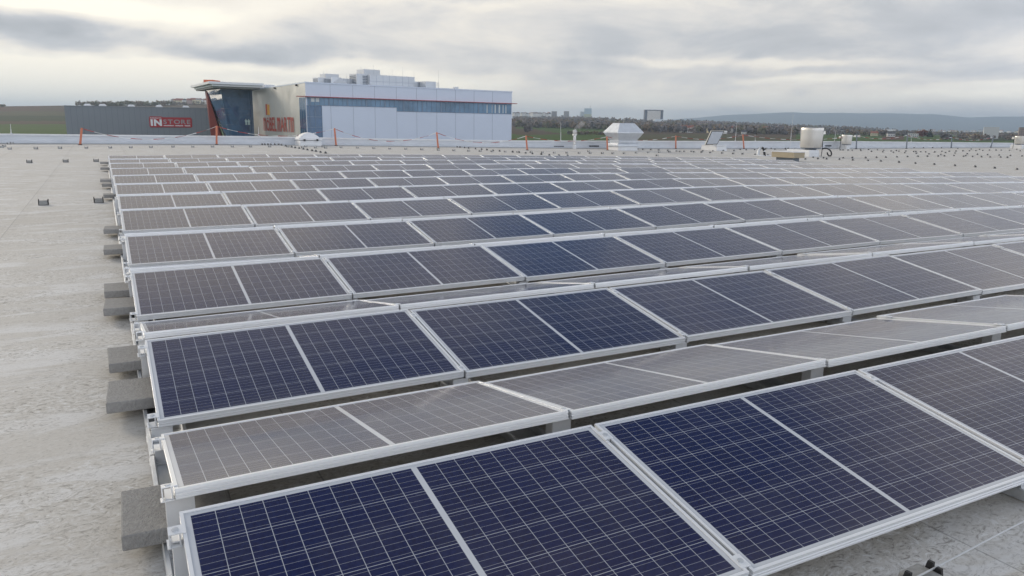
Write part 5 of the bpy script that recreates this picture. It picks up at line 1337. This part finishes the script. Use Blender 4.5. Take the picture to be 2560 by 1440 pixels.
def rrect(mb, wall, u0, u1, z0, z1, r, o0, o1, mi=0):
    ring = []
    for cx, cz, a0 in ((u1 - r, z1 - r, 0), (u0 + r, z1 - r, 90), (u0 + r, z0 + r, 180), (u1 - r, z0 + r, 270)):
        for k in range(6): a = R(a0 + 18 * k); ring.append((cx + r * math.cos(a), cz + r * math.sin(a)))
    mb.face([wall.P(u, z, o1) for u, z in ring], mi)
    for i in range(len(ring)):
        (a, c), (d, e) = ring[i], ring[(i + 1) % len(ring)]; mb.face([wall.P(a, c, o1), wall.P(a, c, o0), wall.P(d, e, o0), wall.P(d, e, o1)], mi)
b = MB(); us = us1 - us0; um = us0 + us * .302
rrect(b, WH, us0, um + .02 * us, zs0 - .05, zs1 + .25, .5, 0.03, .30); rrect(b, WH, um, us1, zs0, zs1, .5, .03, .295); sb(b, 'board', M['sign_red'], sg)
hz = zs1 - zs0
b = MB(); put_text(b, WH, 'IN', us0 + us * .03, us0 + us * .29, zs0 + hz * .13, zs0 + hz * .79, .32, 0, .10, .055)
put_text(b, WH, 'MÖBEL MARTIN'.replace(' ', ''), us0 + us * .025, us0 + us * .285, zs0 + hz * .86, zs0 + hz * .97, .32, 0, .10, .02)
sb(b, 'white_lettering', M['letter_w'], sg)
b = MB(); put_text(b, WH, 'STORE', us0 + us * .325, us0 + us * .965, zs0 + hz * .34, zs0 + hz * .78, .32, 0, .12, .02); sb(b, 'grey_lettering', M['letter_g'], sg)
for wa_, wb_ in ((.33, .565), (.60, .79), (.825, .96)):
    b = MB(); u = us0 + us * wa_; k = 0; zl_ = zs0 + hz * .13; WH.box(b, u, us0 + us * wb_, zl_, zl_ + hz * .02, .30, .325)
    while u < us0 + us * wb_ - .1:
        wl = random.uniform(.10, .2); WH.box(b, u, min(u + wl, us0 + us * wb_), zl_ + hz * .0201, zl_ + hz * (.09 + .02 * (k % 2)), .30, .325)
        u += wl + .07; k += 1
    sb(b, 'small_lettering', M['letter_w'], sg)
S0 = S1

# ------------------------------------------------------------------ far town
def block(name, lab, px0, px1, py0, py1, D, depth, m, rows=0, cols=0, wm=None, roof=None, turn=0.25, group=None, cat='building', flank=True):
    """an upright block with window bands; bottom is sunk into the ground"""
    a, c = xy(px0, D), xy(px1, D); z0, z1 = z_at(px0, py1, a) - 2, z_at((px0 + px1) / 2, py0, (a + c) / 2)
    t = thing(name, lab, cat, (a.x, a.y, z0), 0, group); w = (c - a).length; d_ = depth
    mid = (a + c) / 2 - Vector((CAM[0], CAM[1], 0)); t.rotation_euler = (0, 0, math.atan2(-mid.x, mid.y) + turn * .35)
    w = (c - a).length * abs(math.cos(math.atan2(-mid.x, mid.y) - math.atan2(RH[1], RH[0]))); h = z1 - z0
    b = MB(); b.box(0, w, 0, d_, 0, h if roof is None else h * .62); b.build('wall', m, t)
    if roof is not None:
        e = h * .62; b = MB(); o_ = .3
        v = [(-o_, -o_, e), (w + o_, -o_, e), (w + o_, d_ + o_, e), (-o_, d_ + o_, e), (-o_ * .5, d_ / 2, h), (w + o_ * .5, d_ / 2, h)]
        b.v = v; b.f = [(0, 1, 5, 4), (2, 3, 4, 5), (1, 2, 5), (3, 0, 4), (3, 2, 1, 0)]; b.mi = [0] * 5; b.build('roof', roof, t)
    if rows:
        b = MB(); hh = (h if roof is None else h * .6) - .6
        for i in range(rows):
            za, zb = 2 + (hh - 2) * (i + .25) / rows, 2 + (hh - 2) * (i + .75) / rows
            for j in range(cols): b.box(w * (j + .15) / cols, w * (j + .85) / cols, -.15, -.02, za, zb)
            if flank: b.box(-.15, -.02, d_ * .15, d_ * .85, za, zb)
        b.build('window', wm, t)
    return t
F = {'con': mat('pale concrete tower', (0.40, 0.38, 0.36), 0.8), 'conb': mat('brown concrete tower', (0.30, 0.27, 0.26), 0.8), 'blue': mat('blue glazed tower', (0.42, 0.55, 0.62), 0.4), 'blue2': mat('light blue tower', (0.50, 0.62, 0.66), 0.4), 'yel': mat('lime green tower base', (0.48, 0.52, 0.36), 0.6),
     'wh': mat('white render', (0.72, 0.72, 0.70), 0.7), 'dk': mat('dark window', (0.10, 0.12, 0.15), 0.2), 'gl': mat('pale office front', (0.88, 0.85, 0.79), 0.3), 'frame': mat('slate office frame', (0.10, 0.115, 0.15), 0.5),
     'red': mat('red roof tiles', (0.28, 0.10, 0.07), 0.8), 'slate': mat('dark roof tiles', (0.09, 0.09, 0.10), 0.8), 'cream': mat('cream shed', (0.66, 0.60, 0.42), 0.7), 'pink': mat('rose brick', (0.42, 0.32, 0.29), 0.8), 'grey': mat('pale grey box', (0.60, 0.62, 0.62), 0.6), 'brn': mat('brown tower', (0.24, 0.22, 0.21), 0.8)}
block('tower_block', 'leftmost brown grey tower block on the skyline right of the store', 1379, 1391.5, 278.2, 297, 3000, 18, F['conb'], 10, 4, F['dk'], group='tower blocks on the skyline')
block('tower_block', 'second brown grey tower block on the skyline, beside white halls', 1409.5, 1422, 278, 297, 3000, 18, F['con'], 10, 4, F['dk'], group='tower blocks on the skyline')
block('tower_block', 'short pale blue tower block left of the tallest tower', 1450, 1459.3, 278.8, 296, 3000, 16, F['blue2'], 10, 3, F['con'], group='tower blocks on the skyline')
t = block('tower_block', 'tallest light blue tower with a lime base and an antenna on top', 1459.8, 1478, 271, 300, 3000, 16, F['blue'], 14, 4, F['blue2'], group='tower blocks on the skyline')
b = MB(); b.box(-.6, 27, -.6, -.2, 3, 24); b.build('lime_base', F['yel'], t)
b = MB(); b.tube([(22, 6, 44), (22, 6, 55)], .5, 5); b.build('antenna', F['frame'], t)
block('hall', 'long white low hall below the brown tower blocks', 1378, 1417, 294.4, 299, 2800, 20, F['wh'], 1, 9, F['dk'], turn=.05)
block('hall', 'grey blue low hall below the blue towers', 1417.5, 1460, 293, 300, 2850, 25, F['con'], 2, 9, F['blue'], turn=.05)
block('hall', 'pale flat hall in the wood left of the big vent', 1491, 1515, 298.8, 303, 2300, 20, F['wh'], 1, 6, F['dk'], turn=.05)
block('hall', 'grey white industrial hall just left above the big vent', 1516, 1541, 297, 304, 2300, 20, F['con'], 2, 6, F['wh'], turn=.05)
# office slab: a dark frame round a plain pale front
D = 2300; a, c = xy(1610.5, D), xy(1657, D); z0, z1 = z_at(1610, 303, a), z_at(1633, 274.4, a)
t = thing('office_slab', 'office slab with a dark square frame round a pale banded front on the skyline', 'building', (a.x, a.y, z0), math.atan2(RH[1], RH[0]) + .06)
w = (c - a).length; h = z1 - z0
b = MB(); b.box(0, w * .13, 0, 14, 0, h * .92); b.box(w * .87, w, 0, 14, 0, h * .92); b.box(0, w, 0, 14, h * .921, h); b.build('frame', F['frame'], t)
b = MB(); b.box(w * .131, w * .869, 1.0, 13, 0, h * .92); b.build('pale_front', F['gl'], t)
b = MB()
for i in range(1, 10): b.box(w * .131, w * .869, .75, .98, h * .092 * i, h * .092 * i + .7)
b.build('floor_band', F['con'], t)
D = 2000; a, c = xy(1631.5, D), xy(1668, D); z0, z1 = z_at(1640, 312, a), z_at(1650, 297.8, a)
t = thing('arched_hall', 'white stepped glass hall in front of the dark framed office slab', 'building', (a.x, a.y, z0), math.atan2(RH[1], RH[0]))
w = (c - a).length; h = z1 - z0
b = MB(); b.box(0, w * .95, 0, 20, 0, h * .45); b.box(w * .96, w, 0, 20, 0, h * .7); b.build('wall', F['wh'], t)
b = MB(); b.hexa([(0, 0, h * .451), (w * .95, 0, h * .451), (w * .95, 20, h * .451), (0, 20, h * .451), (w * .2, 3, h), (w * .75, 3, h), (w * .75, 17, h), (w * .2, 17, h)]); b.build('roof', mat('bluish white glass roof', (0.62, 0.68, 0.72), 0.4), t)
b = MB()
for j in range(7): b.box(w * (.03 + .13 * j), w * (.12 + .13 * j), -.2, -.02, h * .1, h * .35)
b.build('window', F['blue'], t)
block('hall', 'low white hall right below the stepped glass hall', 1677, 1699, 307.5, 312, 1900, 15, F['wh'], 1, 5, F['dk'], turn=.05)
block('hall', 'rose brick hall with white roof lights in the wood above the open hatch', 1744, 1781.5, 303.6, 312, 1750, 18, F['pink'], 2, 8, F['dk'], turn=.1)
block('house', 'small white house in the wood just right of the open hatch lid', 1809, 1819, 327, 332.5, 1000, 8, F['wh'], 1, 2, F['dk'], F['wh'])
block('house', 'small white house behind the top of the post right of the hatch', 1855, 1867, 325.5, 334, 1000, 8, F['wh'], 1, 2, F['dk'], F['slate'])
block('house', 'white gabled barn in the green field right of the small fan', 2141.5, 2154, 337.6, 345, 900, 8, F['wh'], 0, 0, None, F['wh'], turn=.9)
block('house', 'long house with a red tiled roof in the meadow at the right', 2179, 2197, 328.3, 336, 1080, 9, F['cream'], 1, 4, F['dk'], F['red'])
block('shed', 'very long pale roofed shed before the blue hills', 2209, 2240, 323.8, 327.5, 1300, 20, F['grey'], 0, 0, None, F['grey'], turn=.05)
block('house', 'dark roofed house with white gables right of the red roofed one', 2221, 2240, 328.5, 340, 1000, 10, F['wh'], 1, 3, F['dk'], F['slate'], turn=.5)
block('house', 'white villa with dark windows left of the rust red tree', 2272, 2298, 334, 343, 960, 11, F['wh'], 2, 5, F['dk'], turn=.15)
block('shed', 'low cream coloured shed left of the pale box building', 2417, 2433.5, 337.5, 342.5, 900, 9, F['cream'], turn=.1)
block('shed', 'short cream coloured shed nearest the pale box building', 2435.5, 2445, 336.3, 341.5, 900, 9, F['cream'], turn=.1)
t = block('box_building', 'pale grey windowless box building standing alone at the right', 2459.5, 2497.5, 317.4, 342, 880, 14, F['grey'], turn=.12)
block('tower_block', 'brown tower block behind the small fan at the right picture edge', 2548, 2580, 318.5, 345, 880, 14, F['brn'], 6, 5, F['pink'], turn=.2)
# many tiny houses, told apart by nothing
def specks(lab, group, n, c0, c1, D0, D1, ms, hh, lift=0.0):
    base = None
    for i in range(n):
        c = random.uniform(c0, c1); D = random.uniform(D0, D1); P = ground(c, D); m = random.choice(ms); w = random.uniform(8, 16); d_ = random.uniform(7, 10); h = random.uniform(*hh)
        b = MB(); b.box(-w / 2, w / 2, -d_ / 2, d_ / 2, -2, h)
        v0 = len(b.v); b.v += [(-w / 2 - .3, -d_ / 2 - .3, h), (w / 2 + .3, -d_ / 2 - .3, h), (w / 2 + .3, d_ / 2 + .3, h), (-w / 2 - .3, d_ / 2 + .3, h), (-w / 2, 0, h + 3.2), (w / 2, 0, h + 3.2)]
        b.f += [tuple(v0 + k for k in f) for f in ((0, 1, 5, 4), (2, 3, 4, 5), (1, 2, 5), (3, 0, 4))]; b.mi += [1] * 4
        o = b.build('house', [m, random.choice((F['red'], F['slate'], F['conb']))], None, loc=(P.x, P.y, P.z + lift)); o.rotation_euler = (0, 0, random.uniform(0, 3))
        tag(o, lab, 'house', group)
specks('tiny pale house of the town on the far plain below the blue hills', 'houses of the far town', 70, 2300, 2570, 3600, 5600, (F['wh'], F['wh'], F['cream'], F['grey']), (6, 12), 3)
specks('tiny house of the village on the hill crest above the warehouse', 'houses of the hill village', 34, 438, 545, 1580, 1760, (F['wh'], F['cream'], F['pink']), (5, 7), 4)
specks('tiny pale house of the suburb on the ridge right of the store', 'houses of the ridge suburb', 36, 1284, 1375, 2500, 3000, (F['wh'], F['wh'], F['grey']), (6, 9), 12)
specks('tiny pale house half hidden in the wood beyond the fields', 'houses in the wood', 16, 1690, 2160, 1050, 1400, (F['wh'], F['cream'], F['grey']), (4, 5), 2.0)

# ------------------------------------------------------------------ air between here and the hills
hm = bpy.data.materials.new('haze'); hm.use_nodes = True; nt = hm.node_tree; nt.nodes.clear(); q = NG(nt)
out = q.n('ShaderNodeOutputMaterial'); pv = q.n('ShaderNodeVolumePrincipled'); nt.links.new(pv.outputs[0], out.inputs['Volume'])
pv.inputs['Color'].default_value = HAZE_COL + (1,); pv.inputs['Density'].default_value = HAZE_D; pv.inputs['Anisotropy'].default_value = 0.25
b = MB(); cs = []
for z_ in (-190, 262):
    for f_, l_ in ((-1500, -23500), (-1500, 23500), (13800, 23500), (13800, -23500)):
        P = FH * f_ + RH * l_; cs.append((P[0], P[1], z_))
b.hexa(cs)
tag(b.build('haze', hm), kind='stuff')
